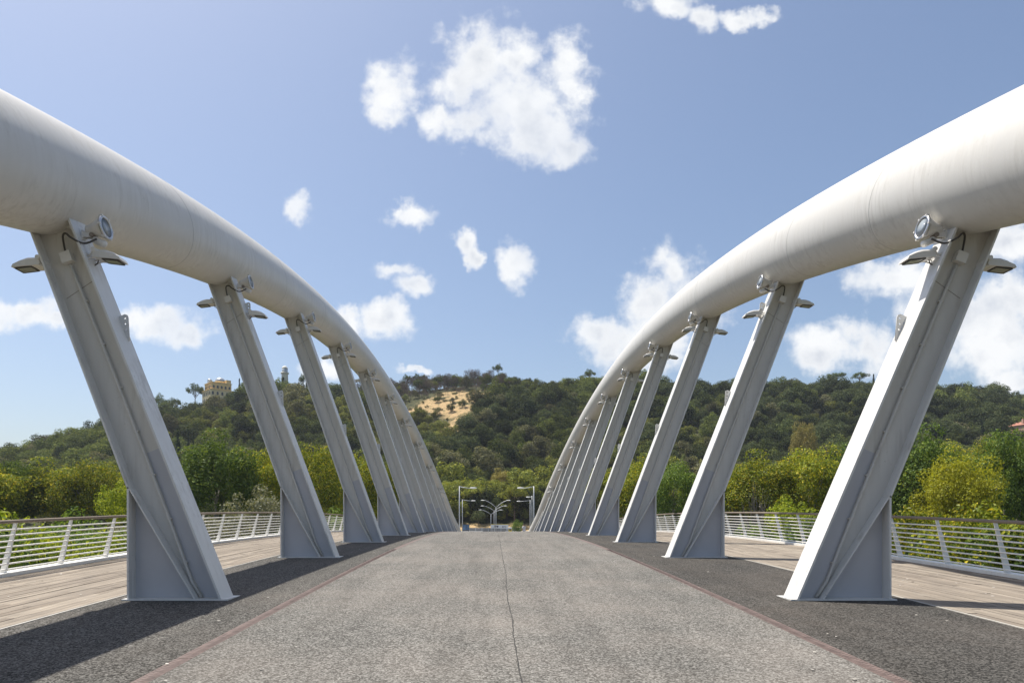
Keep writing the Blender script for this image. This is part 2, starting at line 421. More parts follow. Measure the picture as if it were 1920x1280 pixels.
tag(road, 'pale worn asphalt carriageway over the crest of the bridge', 'road')
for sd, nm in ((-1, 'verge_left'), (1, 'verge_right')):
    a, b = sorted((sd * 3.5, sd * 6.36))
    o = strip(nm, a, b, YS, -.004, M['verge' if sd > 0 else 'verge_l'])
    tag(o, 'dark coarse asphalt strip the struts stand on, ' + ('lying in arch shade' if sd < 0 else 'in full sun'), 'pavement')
# centre joint and small cracks in the road
def crack(pts, w, parent, rs):
    vs = []; fs = []
    for i, (x, y) in enumerate(pts):
        ww = w * rs.uniform(.5, 1.1)
        vs += [(x - ww + rs.uniform(-.003, .003), y, deck_z(y) + .004), (x + ww + rs.uniform(-.003, .003), y, deck_z(y) + .004)]
    for i in range(len(pts) - 1): fs.append((2*i, 2*i+1, 2*i+3, 2*i+2))
    m = MB(); m.add(vs, fs); return m.build('crack', M['crack'], parent)
rs = random.Random(4)
x = 0.0; pts = []
y = 3.0
while y < 60:
    x += rs.uniform(-.005, .005); x *= .96; pts.append((x, y)); y += .07 if y < 25 else .4
crack(pts, .008, road, rs)
for (x0, y0, x1, y1, w) in ((-.12, 12.3, .0, 12.32, .02), (-.42, 9.5, -.02, 9.55, .006), (-.85, 9.1, -1.0, 8.3, .003), (-1.9, 24, -1.6, 28, .006)):
    k = 14; crack([(x0 + (x1-x0)*i/k + rs.uniform(-.015,.015), y0 + (y1-y0)*i/k + (rs.uniform(-.02,.02) if abs(y1-y0) > .2 else .008*(i%2))) for i in range(k+1)], w, road, rs)

# brown tread-plate drain cover: each plate a piece
def plate_mesh():
    m = MB(); m.box(-.078, .078, 0, .985, -.012, 0)
    return m.data('drain_plate', M['drain'])
def rib_mesh():
    m = MB()
    for i in range(17):
        y = .03 + i * .056; a = .016
        for s2 in (-1, 1):
            x0, x1 = 0, s2 * .062
            m.add([(x0, y, .0), (x1, y + .045, .0), (x1, y + .045 + a, .0), (x0, y + a, .0), (x0, y, .003), (x1, y + .045, .003), (x1, y + .045 + a, .003), (x0, y + a, .003)],
                  [(4,5,6,7) if s2 > 0 else (7,6,5,4), (0,1,5,4), (2,3,7,6), (1,2,6,5)])
    return m.data('tread', M['drain_rib'])
PM, RM = plate_mesh(), rib_mesh()
for sd, nm in ((-1, 'drain_channel_left'), (1, 'drain_channel_right')):
    a, b = sorted((sd * 3.34, sd * 3.5))
    ch = strip(nm, a, b, YS, -.016, M['dark'])
    tag(ch, 'brown steel drain cover strip along the edge of the carriageway, ' + ('beside the shaded verge' if sd < 0 else 'beside the sunny verge'), 'drain')
    for i in range(100):
        y = -3 + i
        sl = math.atan(deck_z(y + 1) - deck_z(y))
        o = link('drain_plate', PM, ch, (sd * 3.42, y, deck_z(y) + .001 + rs.uniform(-.001, .001)), (sl, 0, rs.uniform(-.003, .003)))
        if y < 22: link('tread', RM, o)

# boardwalks: underlay + individual planks
PITCH, PW, PL = .145, .134, 4.0
PMESH = MB().box(-PW/2, PW/2, .004, PL - .008, -.028, 0).data('plank', M['plank'])
for sd, nm in ((-1, 'boardwalk_left'), (1, 'boardwalk_right')):
    bw = strip(nm, 0, 0, YS, -.045, M['dark'], xfun=lambda y: tuple(sorted((sd * 6.36, sd * (rail_x(y) + .22)))))
    tag(bw, 'weathered timber boardwalk beside the ' + ('arch whose shadow crosses asphalt' if sd < 0 else 'railing shaded by the arch above'), 'boardwalk')
    cand = []
    ncol = 34
    for c in range(ncol):
        xx = 6.42 + PITCH * (c + .5); y = -6 - rs.uniform(0, PL)
        while y < 96:
            if xx < rail_x(y + 2) + .10: cand.append((xx, y))
            y += PL
    # largest in the picture first: near and in front of the camera
    cand.sort(key=lambda p: (p[1] < 1.5, p[1]))
    near = [p for p in cand if p[1] > 1][:298]; rest = [p for p in cand if p not in set(near)]
    for (xx, y) in near:
        sl = math.atan((deck_z(y + PL) - deck_z(y)) / PL)
        link('plank', PMESH, bw, (sd * xx, y, deck_z(y) + .003 + rs.uniform(-.004, .003)), (sl, rs.uniform(-.025, .025), 0))
    m = MB()
    for (xx, y) in rest:
        h = rs.uniform(-.003, .002); z0, z1 = deck_z(y) + h, deck_z(y + PL) + h; X = sd * xx
        ya, yb = y + .004, y + PL - .008
        m.add([(X-PW/2, ya, z0-.028), (X+PW/2, ya, z0-.028), (X+PW/2, yb, z1-.028), (X-PW/2, yb, z1-.028), (X-PW/2, ya, z0), (X+PW/2, ya, z0), (X+PW/2, yb, z1), (X-PW/2, yb, z1)],
              [(4,5,6,7), (0,1,5,4), (1,2,6,5), (2,3,7,6), (3,0,4,7)])
    o = m.build('planks', M['plank_far'], bw); o['kind'] = 'stuff'
    o = strip('edge_trim', 0, 0, YS, .004, M['trim'], None, bw, .03, xfun=lambda y: tuple(sorted((sd * 6.365, sd * 6.405))))

# bridge thing: deck box, arches, struts
bridge = empty('arch_bridge', (0, 0, 0))
tag(bridge, 'white steel arch bridge with two outward leaning tubular arches on slanted struts', 'bridge')
strip('deck_box', 0, 0, YS, -.07, M['conc'], None, bridge, .9, xfun=lambda y: (-(rail_x(y) + .2), rail_x(y) + .2))

def arch_mesh(sd):
    ns = np.linspace(-1.75, 12.35, 142); P = [arch_c(n, sd)[0] for n in ns]; E = [arch_c(n, sd)[1] for n in ns]
    seg = 56; vs = []; fs = []
    for i, p in enumerate(P):
        t = (P[min(i + 1, len(P) - 1)] - P[max(i - 1, 0)]).normalized()
        a = Vector((E[i][0], 0, E[i][1])); a = (a - t * a.dot(t)).normalized(); b = t.cross(a)
        for k in range(seg):
            th = 2 * math.pi * k / seg; u_, v_ = sec(th); q = p + a * u_ + b * v_
            vs.append((sd * q.x, q.y, q.z))
    for i in range(len(P) - 1):
        for k in range(seg):
            f = (i*seg+k, i*seg+(k+1) % seg, (i+1)*seg+(k+1) % seg, (i+1)*seg+k)
            fs.append(f if sd > 0 else f[::-1])
    m = MB(); m.add(vs, fs, True); return m
def ring(n, sd):
    p, e = arch_c(n, sd); p2, _ = arch_c(n + .02, sd); t = (p2 - p).normalized()
    a = Vector((e[0], 0, e[1])); a = (a - t * a.dot(t)).normalized(); b = t.cross(a)
    m = MB(); vs = []; seg = 56
    for (dt, rr) in ((-.007, -.003), (-.004, .003), (.004, .003), (.007, -.003)):
        for k in range(seg):
            th = 2 * math.pi * k / seg; u_, v_ = sec(th, rr); q = p + t * dt + a * u_ + b * v_
            vs.append((sd * q.x, q.y, q.z))
    m.add(vs, [(i*seg+k, i*seg+(k+1) % seg, (i+1)*seg+(k+1) % seg, (i+1)*seg+k) for i in range(3) for k in range(seg)], True)
    return m
ORD = ['zeroth', 'first', 'second', 'third', 'fourth', 'fifth', 'sixth', 'seventh', 'eighth', 'ninth', 'tenth', 'eleventh', 'twelfth']
arches = {}
for sd in (-1, 1):
    a = arch_mesh(sd).build('arch', M['steel'], bridge); arches[sd] = a
    for n in ((1.55, 2.6, 3.4, 5.2, 7.6) if sd < 0 else (.5, 1.22, 1.75, 2.9, 4.2, 6.1)): ring(n, sd).build('weld_seam', M['seam'], a)

def plate_along(m, p, q, thick, w, yc, side):
    """flat bar from p to q in the XZ plane, thick to one side (left of direction * side), w wide in Y"""
    d = Vector((q[0] - p[0], q[1] - p[1])).normalized(); nrm = Vector((-d.y, d.x)) * side * thick
    pts = [p, q, (q[0] + nrm.x, q[1] + nrm.y), (p[0] + nrm.x, p[1] + nrm.y)]
    m.prism(pts, yc - w / 2, yc + w / 2)

def lerp(p, q, t): return (p[0] + (q[0] - p[0]) * t, p[1] + (q[1] - p[1]) * t)

def lug_mesh():
    cu = bpy.data.curves.new('lug', 'CURVE'); cu.dimensions = '2D'; cu.fill_mode = 'BOTH'; cu.extrude = .008
    def poly(pts):
        sp = cu.splines.new('POLY'); sp.points.add(len(pts) - 1); sp.use_cyclic_u = True
        for i, (a, b) in enumerate(pts): sp.points[i].co = (a, b, 0, 1)
    poly([(0, -.30), (.03, -.30), (.15, .06), (.15, .10), (.12, .13), (0, .13)])
    for cx, cy in ((.095, .065), (.065, -.02), (.04, -.11)):
        poly([(cx + .016 * math.cos(t), cy + .016 * math.sin(t)) for t in [2 * math.pi * k / 10 for k in range(10)]])
    tmp = bpy.data.objects.new('lug_tmp', cu); COL.objects.link(tmp)
    dg = bpy.context.evaluated_depsgraph_get(); me = bpy.data.meshes.new_from_object(tmp.evaluated_get(dg))
    bpy.data.objects.remove(tmp); me.materials.clear(); me.materials.append(M['flange']); return me
LUG = lug_mesh()

strut_info = {}
for sd in (-1, 1):
    for n in range(1, 12):
        yc = strut_y(n); z0 = deck_z(yc); XT, ZT = inner_pt(n, 0); XT += -.035 + .085 * sd
        A = (XB, z0); B = (XT, ZT)                                   # inner line
        d = Vector((B[0] - A[0], B[1] - A[1])); Ls = d.length; d.normalize(); nr = Vector((d.y, -d.x))   # outward normal
        Bx = (B[0] + d.x * .32, B[1] + d.y * .32)                     # run a little into the tube
        wt, wl = (.60, .71) if n < 10 else (.5, .55)
        Ot = (Bx[0] + nr.x * wt, Bx[1] + nr.y * wt)                  # outer top
        Ol = (A[0] + d.x * 1.0 + nr.x * wl, A[1] + d.y * 1.0 + nr.y * wl)
        # outer line meets the vertical X = XO
        dd = (Ot[0] - Ol[0], Ot[1] - Ol[1]); tt = (XO - Ol[0]) / dd[0]; J = (XO, Ol[1] + dd[1] * tt)
        if J[1] > ZT - .25: J = lerp(Ol, Ot, .72)
        XJ = J[0]
        F = lambda p: (sd * p[0], p[1])
        st_m = MB(); st_m.prism([F(A), F(Bx), F(Ot), F(J), (sd * XJ, z0)][::sd], yc - .014, yc + .014)
        st = st_m.build('strut', M['steel'], bridge)
        def bar(name, p, q, th, w, side, mat):
            m = MB(); plate_along(m, F(p), F(q), th, w, yc, side * sd); return m.build(name, mat, st)
        bar('inner_flange', A, Bx, .034, .50, 1, M['flange'])
        bar('outer_flange', J, Ot, .03, .44, -1, M['flange'])
        bar('gusset_flange', (XJ, z0), (XJ, J[1] + .02), .03, .44, -1, M['flange'])
        K = (A[0] + .40, z0)
        for s2 in (-1, 1):
            m = MB(); dv = Vector((J[0] - K[0], J[1] - K[1])).normalized(); nn = Vector((-dv.y, dv.x)) * .013
            yo = yc + s2 * .115
            m.prism([F((K[0] + nn.x, K[1])), F((J[0] + nn.x, J[1])), F((J[0] - nn.x, J[1])), F((K[0] - nn.x, K[1]))], yo - .098, yo + .098)
            m.build('diagonal_stiffener', M['flange'], st)
        m = MB(); m.box(*sorted((sd * (A[0] - .13), sd * (XJ + .10))), yc - .254, yc + .30, z0 - .01, z0 + .012); m.build('base_plate', M['flange'], st)
        # conduit down the web with clips, junction box, cable
        mid = lambda t: (A[0] + d.x * Ls * t + nr.x * (.30 + .10 * (1 - t) ** 3), A[1] + d.y * Ls * t + nr.y * (.30 + .10 * (1 - t) ** 3))
        yf = yc - .014 - .036
        tb = 1 - .62 / Ls
        m = MB(); pth = [mid(t) for t in np.linspace(.0, tb, 14)]
        pth[0] = (A[0] + .36, z0 + .02)
        m.tube([(sd * p[0], yf - .005, p[1]) for p in pth], .026, 8)
        for t in np.arange(.12, tb, .115):
            p = mid(t); m.box(sd * p[0] - .045, sd * p[0] + .045, yf - .018, yf + .03, p[1] - .012, p[1] + .012)
        m.build('conduit', M['steel'], st)
        if n < 10:
            bx = mid(1 - .50 / Ls)
            m = MB(); m.box(-.085, .085, -.055, .055, -.085, .085)
            m.build('junction_box', M['lampwhite'], st, (sd * bx[0], yf - .025, bx[1]), (0, sd * math.atan2(d.x, d.y) * .9, 0))
            m = MB(); c0 = Vector((sd * (bx[0] + .02), yf - .04, bx[1] + .08)); f0 = (A[0] + d.x * (Ls - .30), A[1] + d.y * (Ls - .30))
            c3 = Vector((sd * (f0[0] - .30), yc - .13, f0[1] - .02))
            c1 = c0 + Vector((sd * .03, -.02, .24)); c2 = Vector((sd * (f0[0] + .02), yc - .275, f0[1] - .06))
            q1 = (c1 + c2) / 2 + Vector((0, -.03, .05))
            ctl = [c0, c1, q1, c2, (c2 + c3) / 2 + Vector((0, 0, -.08)), c3]
            P2 = []
            for i in range(len(ctl) - 1):                              # Catmull-Rom
                a0 = ctl[max(i - 1, 0)]; a1 = ctl[i]; a2 = ctl[i + 1]; a3 = ctl[min(i + 2, len(ctl) - 1)]
                for k in range(5):
                    t = k / 5; P2.append(.5 * ((2*a1) + (a2-a0)*t + (2*a0-5*a1+4*a2-a3)*t*t + (3*a1-a0-3*a2+a3)*t**3))
            P2.append(ctl[-1]); m.tube(P2, .016, 7); m.build('cable', M['cable'], st)
            # joint line across the web below the head
            ja, jb = lerp(A, B, 1 - .95 / Ls), None
            m = MB(); jj = (ja[0] + nr.x * .03, ja[1] + nr.y * .03); jk = (ja[0] + nr.x * (wt - .02) + d.x * -.12, ja[1] + nr.y * (wt - .02) + d.y * -.12)
            plate_along(m, F(jj), F(jk), .008, .034, yc, 1); m.build('splice_line', M['rust'], st)
        # grey overpaint on the lower web, both sides of the conduit
        hp = min(2.45, (ZT - z0) * .45)
        tq = hp / (d.y * Ls)
        def on(t, w): return (A[0] + d.x * Ls * t + nr.x * w, A[1] + d.y * Ls * t + nr.y * w)
        for (w0, w1, t1) in ((.012, .27, tq),):
            m = MB(); ts = np.linspace(0.003, t1, 6)
            lo = [on(t, w0) for t in ts]; hi2 = [on(t, .28 + .10 * (1 - t) ** 3) for t in ts]
            hi2[0] = (A[0] + .33, z0 + .017); lo[0] = (A[0] + .02, z0 + .017)
            hi2[-1] = (hi2[-1][0], hi2[-1][1])
            m.prism([F(p) for p in (lo + hi2[::-1])][::sd], yc - .0165, yc - .0142); m.build('repainted_panel', M['patch'], st)
        dv = Vector((J[0] - K[0], J[1] - K[1]))
        m = MB(); m.prism([F(p) for p in ((K[0] + .10, z0 + .017), (XJ - .006, J[1] - .16), (XJ - .006, z0 + .017))], yc - .0165, yc - .0142)
        m.build('repainted_panel', M['patch'], st)
        # lug plates on the inner flange
        for hh in ((4.45,) if n != 2 else (4.45, ZT - z0 - .75)):
            if hh > ZT - z0 - .5: continue
            p = lerp(A, B, hh / (ZT - z0))
            lean = math.atan2(d.x, d.y)
            if sd > 0: Rm = Matrix(((-1, 0, 0), (0, 0, 1), (0, 1, 0))).to_4x4()
            else: Rm = Matrix(((1, 0, 0), (0, 0, -1), (0, 1, 0))).to_4x4()
            o = link('lug_plate', LUG, st)
            o.matrix_local = Matrix.Translation((sd * (p[0] - .034 * d.y), yc + .12, p[1])) @ Matrix.Rotation(sd * lean, 4, 'Y') @ Rm
        # head bracket ears where strut meets tube
        m = MB(); e0 = on(1 - .10 / Ls, .0)
        m.prism([F(p) for p in (on(1 - .16/Ls, .03), on(1 + .14/Ls, -.10), on(1 + .2/Ls, .0), on(1 - .02/Ls, .16))], yc - .10, yc - .085)
        m.build('head_ear', M['flange'], st)
        strut_info[(sd, n)] = (yc, A, B, d, nr, Ls, wt)

# railings
for sd in (-1, 1):
    rl = empty('railing', (sd * 10.3, 14, deck_z(14)))
    tag(rl, 'white barred railing with timber handrail, ' + ('sunlit, in front of lime green shrubs' if sd < 0 else 'its foot shaded by the arch'), 'railing')
    inv = Vector(rl.location)
    ys = [-3 + 1.0 * i for i in range(101)]
    def P(y, inw, h): return (sd * (rail_x(y) - inw) - inv.x, y - inv.y, deck_z(y) + h - inv.z)
    m = MB(); m.tube([P(y, .275, 1.13) for y in ys], .036, 10); m.build('handrail', M['handrail'], rl)
    for k in range(8):
        h = .14 + k * .118
        m = MB(); m.tube([P(y, .045 + .235 * h, h) for y in ys], .0165, 6); m.build('bar', M['rail'], rl)
    m = MB()
    for i in range(len(ys) - 1):
        a, b = ys[i], ys[i + 1]
        q = [P(a, .16, .0), P(a, -.16, .0), P(b, -.16, .0), P(b, .16, .0), P(a, .16, .075), P(a, -.16, .075), P(b, -.16, .075), P(b, .16, .075)]
        f = [(4,5,6,7), (0,4,7,3), (1,2,6,5)] if sd > 0 else [(7,6,5,4), (3,7,4,0), (5,6,2,1)]
        m.add(q, f)
    m.build('kerb', M['rail'], rl)
    pm = MB(); pm.prism([(sd * .07, .07), (sd * -.07, .07), (sd * -.295, 1.11), (sd * -.225, 1.11)][::sd], -.011, .011); pd = pm.data('post', M['rail'])
    y = 14.05 - 9 * S / 4
    while y < 97:
        link('post', pd, rl, (sd * rail_x(y) - inv.x, y - inv.y, deck_z(y) - inv.z)); y += S / 4

# pale chips and dry leaf scraps lying on the deck
m = MB(); rl_ = random.Random(77)
for i in range(420):
    sd = rl_.choice((-1, 1)); y = 4 + 30 * rl_.random() ** 1.6; x = sd * (rl_.uniform(6.6, 9.9) if rl_.random() < .72 else rl_.uniform(1.0, 6.2))
    a = rl_.uniform(0, 6.28); r = rl_.uniform(.008, .022); z = deck_z(y) + .012
    m.add([(x + r * math.cos(a + k * 1.57) * (1 if k % 2 else 1.7), y + r * math.sin(a + k * 1.57), z + rl_.uniform(-.002, .008)) for k in range(4)], [(0, 1, 2, 3)])
tag(m.build('leaf_scraps', M['trim']), 'pale dry leaf scraps scattered over boardwalk and asphalt', 'litter', kind='stuff')

# ------------------------------------------------------------------ floodlights and luminaires on the struts
def flood_proto(sd):
    """origin on the inner flange; the lens looks across the road (-sd in x)"""
    e = empty('floodlight'); s = -sd
    R = Matrix.Rotation(s * math.radians(-8), 4, 'Y')
    m = MB(); m.lathe([(.055, -.0), (.075, .02), (.085, .09), (.10, .13), (.165, .27), (.172, .30)], 28, 'x'); m.xform(R @ Matrix.Diagonal((s, 1, 1, 1)))
    h = m.build('housing', M['lampwhite'], e, (s * .08, 0, .06))
    m = MB(); m.lathe([(.168, .285), (.187, .29), (.187, .325), (.15, .33), (.15, .318)], 28, 'x'); m.xform(R @ Matrix.Diagonal((s, 1, 1, 1))); m.build('rim', M['chrome'], h)
    for k in range(6):
        th = k * math.pi / 3; m = MB(); m.box(.28, .335, -.014, .014, -.014, .014); m.xform(R @ Matrix.Diagonal((s, 1, 1, 1)) @ Matrix.Translation((0, .186 * math.cos(th), .186 * math.sin(th)))); m.build('rim_clamp', M['lampwhite'], h)
    m = MB(); m.lathe([(.149, .318), (.0001, .322)], 28, 'x'); m.xform(R @ Matrix.Diagonal((s, 1, 1, 1))); m.build('lens', M['glass'], h)
    m = MB(); m.box(-.02, .11, -.05, -.035, -.04, .04); m.box(-.02, .11, .035, .05, -.04, .04); m.box(-.03, -.012, -.06, .06, -.07, .07); m.xform(Matrix.Diagonal((s, 1, 1, 1)))
    m.build('bracket', M['lampwhite'], e, (s * .06, 0, -.02))
    m = MB(); m.lathe([(.0001, -.02), (.05, 0), (.058, .03), (.058, .17), (.05, .2), (.0001, .215)], 18, 'x'); m.xform(Matrix.Rotation(s * math.radians(24), 4, 'Y') @ Matrix.Diagonal((s, 1, 1, 1)))
    m.build('gear_case', M['lampwhite'], e, (s * .20, 0, -.085))
    m = MB(); m.lathe([(.034, -.07), (.034, .07)], 14, 'y'); m.build('pivot', M['rust'], e, (s * .19, 0, -.03))
    return e
def lum_proto(s):
    """flat street-light head, reaching out from its flange towards s"""
    e = empty('street_luminaire')
    prof = [(.10, -.03), (.10, .045), (.16, .085), (.30, .10), (.42, .075), (.53, .015), (.56, -.035), (.12, -.05)]
    m = MB(); n = len(prof)
    # three slices across y: narrower and lower at the rims
    sl = []
    for yy, kz in ((-.13, .55), (-.10, .9), (0, 1.0), (.10, .9), (.13, .55)):
        sl += [(s * px, yy, pz * kz if pz > -.02 else pz) for px, pz in prof]
    fs = []
    for i in range(4):
        for k in range(n): fs.append((i*n+k, i*n+(k+1) % n, (i+1)*n+(k+1) % n, (i+1)*n+k))
    fs += [tuple(range(n)), tuple(4 * n + k for k in range(n))]
    m.add(sl, [f if s > 0 else f[::-1] for f in fs], False)
    T = Matrix.Rotation(s * math.radians(7), 4, 'Y')
    b = m.xform(T).build('body', M['lampwhite'], e)
    m = MB(); m.box(.27, .50, -.09, .09, -.058, -.044); m.xform(T @ Matrix.Diagonal((s, 1, 1, 1))); m.build('diffuser', M['glass_dull'], b)
    m = MB(); m.box(.25, .27, -.10, .10, -.064, -.04); m.box(.50, .52, -.10, .10, -.064, -.04); m.box(.27, .50, -.105, -.09, -.064, -.04); m.box(.27, .50, .09, .105, -.064, -.04)
    m.xform(T @ Matrix.Diagonal((s, 1, 1, 1))); m.build('lens_frame', M['cable'], b)
    m = MB(); m.lathe([(.036, -.15), (.036, .15)], 14, 'y'); m.build('hinge', M['lampwhite'], e, (s * .125, 0, .05))
    m = MB()
    for yy in (-.11, .11):
        m.tube([(0, yy, -.05), (s * .07, yy, -.02), (s * .125, yy, .05)], .014, 6)
        m.tube([(0, yy, -.10), (s * .10, yy, -.07), (s * .2, yy, -.05)], .012, 6)
    m.box(*sorted((0, s * .014)), -.14, .14, -.14, .0); m.build('bracket', M['lampwhite'], e)
    m = MB(); m.tube([(s * .13, .02, -.04), (s * .10, .03, -.12), (s * .03, .03, -.16), (0, .03, -.13)], .009, 6); m.build('lead', M['cable'], e)
    return e
SIDE = {-1: 'arch with shaded inner side', 1: 'arch with sunlit inner side'}
protos = {}
for sd in (-1, 1):
    for n in range(1, 11):
        yc, A, B, d, nr, Ls, wt = strut_info[(sd, n)]
        on = lambda t, w: (A[0] + d.x * (Ls - t) + nr.x * w, A[1] + d.y * (Ls - t) + nr.y * w)
        k = 12 - n
        specs = [('f', sd, -.034, .21, 'round floodlight on the %s strut from avenue lamps, %s' % (ORD[k], SIDE[sd]), 'floodlight', 'round floodlights at the strut heads'),
                 ('l', -sd, -.034, .58 if n != 2 else 1.02, 'flat luminaire over the road, %s strut from the avenue lamps, %s' % (ORD[k], SIDE[sd]), 'luminaire', 'flat luminaires over the road'),
                 ('l', sd, wt + .0, .46, 'flat luminaire over the boardwalk, %s strut from avenue lamps, %s' % (ORD[k], SIDE[sd]), 'luminaire', 'flat luminaires over the boardwalks')]
        if n == 10: specs = specs[:2]
        for kind, sg, w, t, lab, cat, grp in specs:
            if (kind, sg) in protos: o = copy_tree(protos[(kind, sg)])
            else: o = protos[(kind, sg)] = (flood_proto if kind == 'f' else lum_proto)(sg)
            p = on(t, w); o.location = (sd * p[0], yc - .03, p[1]); tag(o, lab, cat, grp)

# ------------------------------------------------------------------ terrain
RX = [-900, -520, -340, -325, -292, -266, -233, -193, -163, -134, -90, -60, -27, -5, 13, 42, 75, 138, 193, 233, 266, 306, 332, 365, 430, 560, 900]
RZ = [8, 12, 34, 40, 51, 63, 74, 84, 93, 95, 96, 97, 101, 103.5, 103, 100, 101, 97, 98, 98, 99, 97, 91, 85, 76, 62, 40]
def ground_np(x, y):
    x = np.asarray(x, float); y = np.asarray(y, float)
    t = np.clip((y - 84) / 12, 0, 1); t = t * t * (3 - 2 * t)
    g = -4.6 + 2.6 * t + .35 * np.sin(x / 7.) * np.sin(y / 9.) * (1 - t)
    g = np.where(np.abs(x) < 14, np.minimum(g, np.where(y < 96, -3., -2.05)), g)
    zr = np.interp(x, RX, RZ) - 8
    yr = 468 + .55 * np.maximum(0, -x - 215) + .2 * np.maximum(0, x - 250)
    y0 = 236.
    s = np.clip((y - y0) / (yr - y0), 0, 1); Sx = .6 * s + .4 * s * s * (3 - 2 * s)
    h = g + (zr + 2) * Sx + 2.6 * np.sin(x / 19. + 1.2) * np.sin(y / 27. + .5) * 4 * Sx * (1 - Sx)
    h = h - np.clip(y - yr, 0, 600) * .14
    return h
def ground_z(x, y): return float(ground_np(x, y))

gx = np.concatenate([np.linspace(-2500, -620, 12), np.linspace(-600, 600, 151), np.linspace(620, 2500, 12)])
gy = np.concatenate([np.linspace(-400, -20, 8), np.linspace(-10, 230, 61), np.linspace(236, 640, 82), np.linspace(680, 4500, 12)])
GX, GY = np.meshgrid(gx, gy); GZ = ground_np(GX, GY)
V = np.stack([GX.ravel(), GY.ravel(), GZ.ravel()], 1); nx = len(gx)
I, J = np.meshgrid(np.arange(len(gy) - 1), np.arange(nx - 1), indexing='ij'); b0 = (I * nx + J).ravel()
Fq = np.stack([b0, b0 + 1, b0 + nx + 1, b0 + nx], 1)
def mat_ground():
    t = NT('hillside_ground'); p = t.pos()
    n1 = t.noise(p, .05, 6, .65); n2 = t.noise(p, .5, 5, .65); n3 = t.noise(p, 2.5, 4, .6)
    scrub = t.mix(t.mr(n2, .35, .65), (.035, .042, .018), (.09, .085, .04))
    soil = t.mix(t.mr(n3, .35, .65), (.33, .22, .11), (.50, .36, .19)); soil = t.mix(t.mr(n2, .5, .66), soil, (.13, .12, .05))
    at_ = t.n('ShaderNodeAttribute'); at_.attribute_name = 'bare'
    f = t.mr(t.math('ADD', at_.outputs['Fac'], t.mr(n2, .3, .7, -.25, .25)), .4, .6)
    return t.done(t.mix(f, scrub, soil), .95, spec=.1)
gme = mesh_np('terrain', V, Fq, mat_ground(), True)
# the bare slope (dry grass and soil) below the summit
def bare_np(x, y):
    e = lambda cx, cy, rx, ry: ((x - cx) / rx) ** 2 + ((y - cy) / ry) ** 2
    m = np.minimum(np.minimum(e(-22, 410, 24, 34), e(10, 420, 32, 22)), np.minimum(e(-20, 376, 11, 26), e(-50, 396, 11, 14)))
    m = np.minimum(m, e(196, 415, 6, 6))
    return np.clip(1.45 - m, 0, 1) * np.clip(.75 + .6 * np.sin(x * .45 + y * .21) * np.sin(y * .38 - x * .17), 0, 1)
def flat_np(x, y): return np.clip(1.5 - ((x - 0) / 60) ** 2 - ((y - 232) / 14) ** 2, 0, 1)
at_ = gme.attributes.new('bare', 'FLOAT', 'POINT'); at_.data.foreach_set('value', np.maximum(bare_np(V[:, 0], V[:, 1]), flat_np(V[:, 0], V[:, 1])).astype(np.float32))
terr = tag(link('terrain', gme), 'wooded hill with a bare sandy slope below its summit', 'hill', kind='structure')

# ------------------------------------------------------------------ vegetation meshes
def leaves(rng, centers, radii, n, size, aspect=.6, flat=.85, up=.45, jitter=.5, fill=.72):
    centers = np.asarray(centers, float); radii = np.asarray(radii, float)
    w = radii ** 2; idx = rng.choice(len(centers), n, p=w / w.sum())
    dr = rng.normal(size=(n, 3)); dr /= np.linalg.norm(dr, axis=1)[:, None]
    rad = radii[idx] * (fill + (1 - fill) * rng.random(n) ** .5) * rng.uniform(.85, 1.12, n)
    pos = centers[idx] + dr * rad[:, None] * np.array([1, 1, flat])
    nm = dr * 1.0 + np.array([0, 0, up]) + rng.normal(size=(n, 3)) * jitter
    nm /= np.linalg.norm(nm, axis=1)[:, None]
    a = np.cross(nm, rng.normal(size=(n, 3))); a /= np.linalg.norm(a, axis=1)[:, None]; b = np.cross(nm, a)
    s = size * rng.uniform(.55, 1.3, n)[:, None]
    a = a * s * .5; b = b * s * .5 * aspect; bend = nm * s * .12
    Vv = np.stack([pos - a, pos - b + bend, pos + a, pos + b + bend], 1).reshape(-1, 3)
    Ff = np.arange(n * 4).reshape(n, 4)
    return Vv, Ff
def clumps_ellipsoid(rng, R, n, cr, zc, lump=.22, lo=.45, zmin=-1.):
    d = rng.normal(size=(n * 3, 3)); d /= np.linalg.norm(d, axis=1)[:, None]; d = d[d[:, 2] > zmin][:n]
    k = rng.uniform(lo, 1, len(d)) ** .6 * (1 + lump * np.sin(d[:, 0] * 4 + rng.uniform(0, 6)) * np.sin(d[:, 1] * 3.5 + rng.uniform(0, 6)) + rng.normal(size=len(d)) * .07)
    c = d * np.asarray(R) * k[:, None]; c[:, 2] += zc
    return c, cr * rng.uniform(.65, 1.3, len(d))
def limbs(rng, h, r, targets, fork=.35, seg=7):
    """trunk plus tapered limbs reaching the clump centres"""
    m = MB(); j = lambda s: Vector(rng.normal(size=3) * s)
    top = Vector((rng.normal() * .2, rng.normal() * .2, h * .8))
    ctl = [Vector((0, 0, -.6)), Vector((0, 0, h * .15)) + j(.08), Vector((0, 0, h * fork)) + j(.15), top]
    m.tube(ctl, [r * 1.35, r, r * .8, r * .22], seg)
    for tg in targets:
        tg = Vector(tg); f = rng.uniform(fork * .7, .72); p0 = Vector((0, 0, h * f)) * 1.0; p0.x = top.x * f; p0.y = top.y * f
        mid = p0.lerp(tg, .5) + j(.25) - Vector((0, 0, .15 * (tg - p0).length))
        rr = r * .42 * (1 - f * .5); m.tube([p0, mid, tg], [rr, rr * .6, rr * .18], 5, cap=False)
    return m

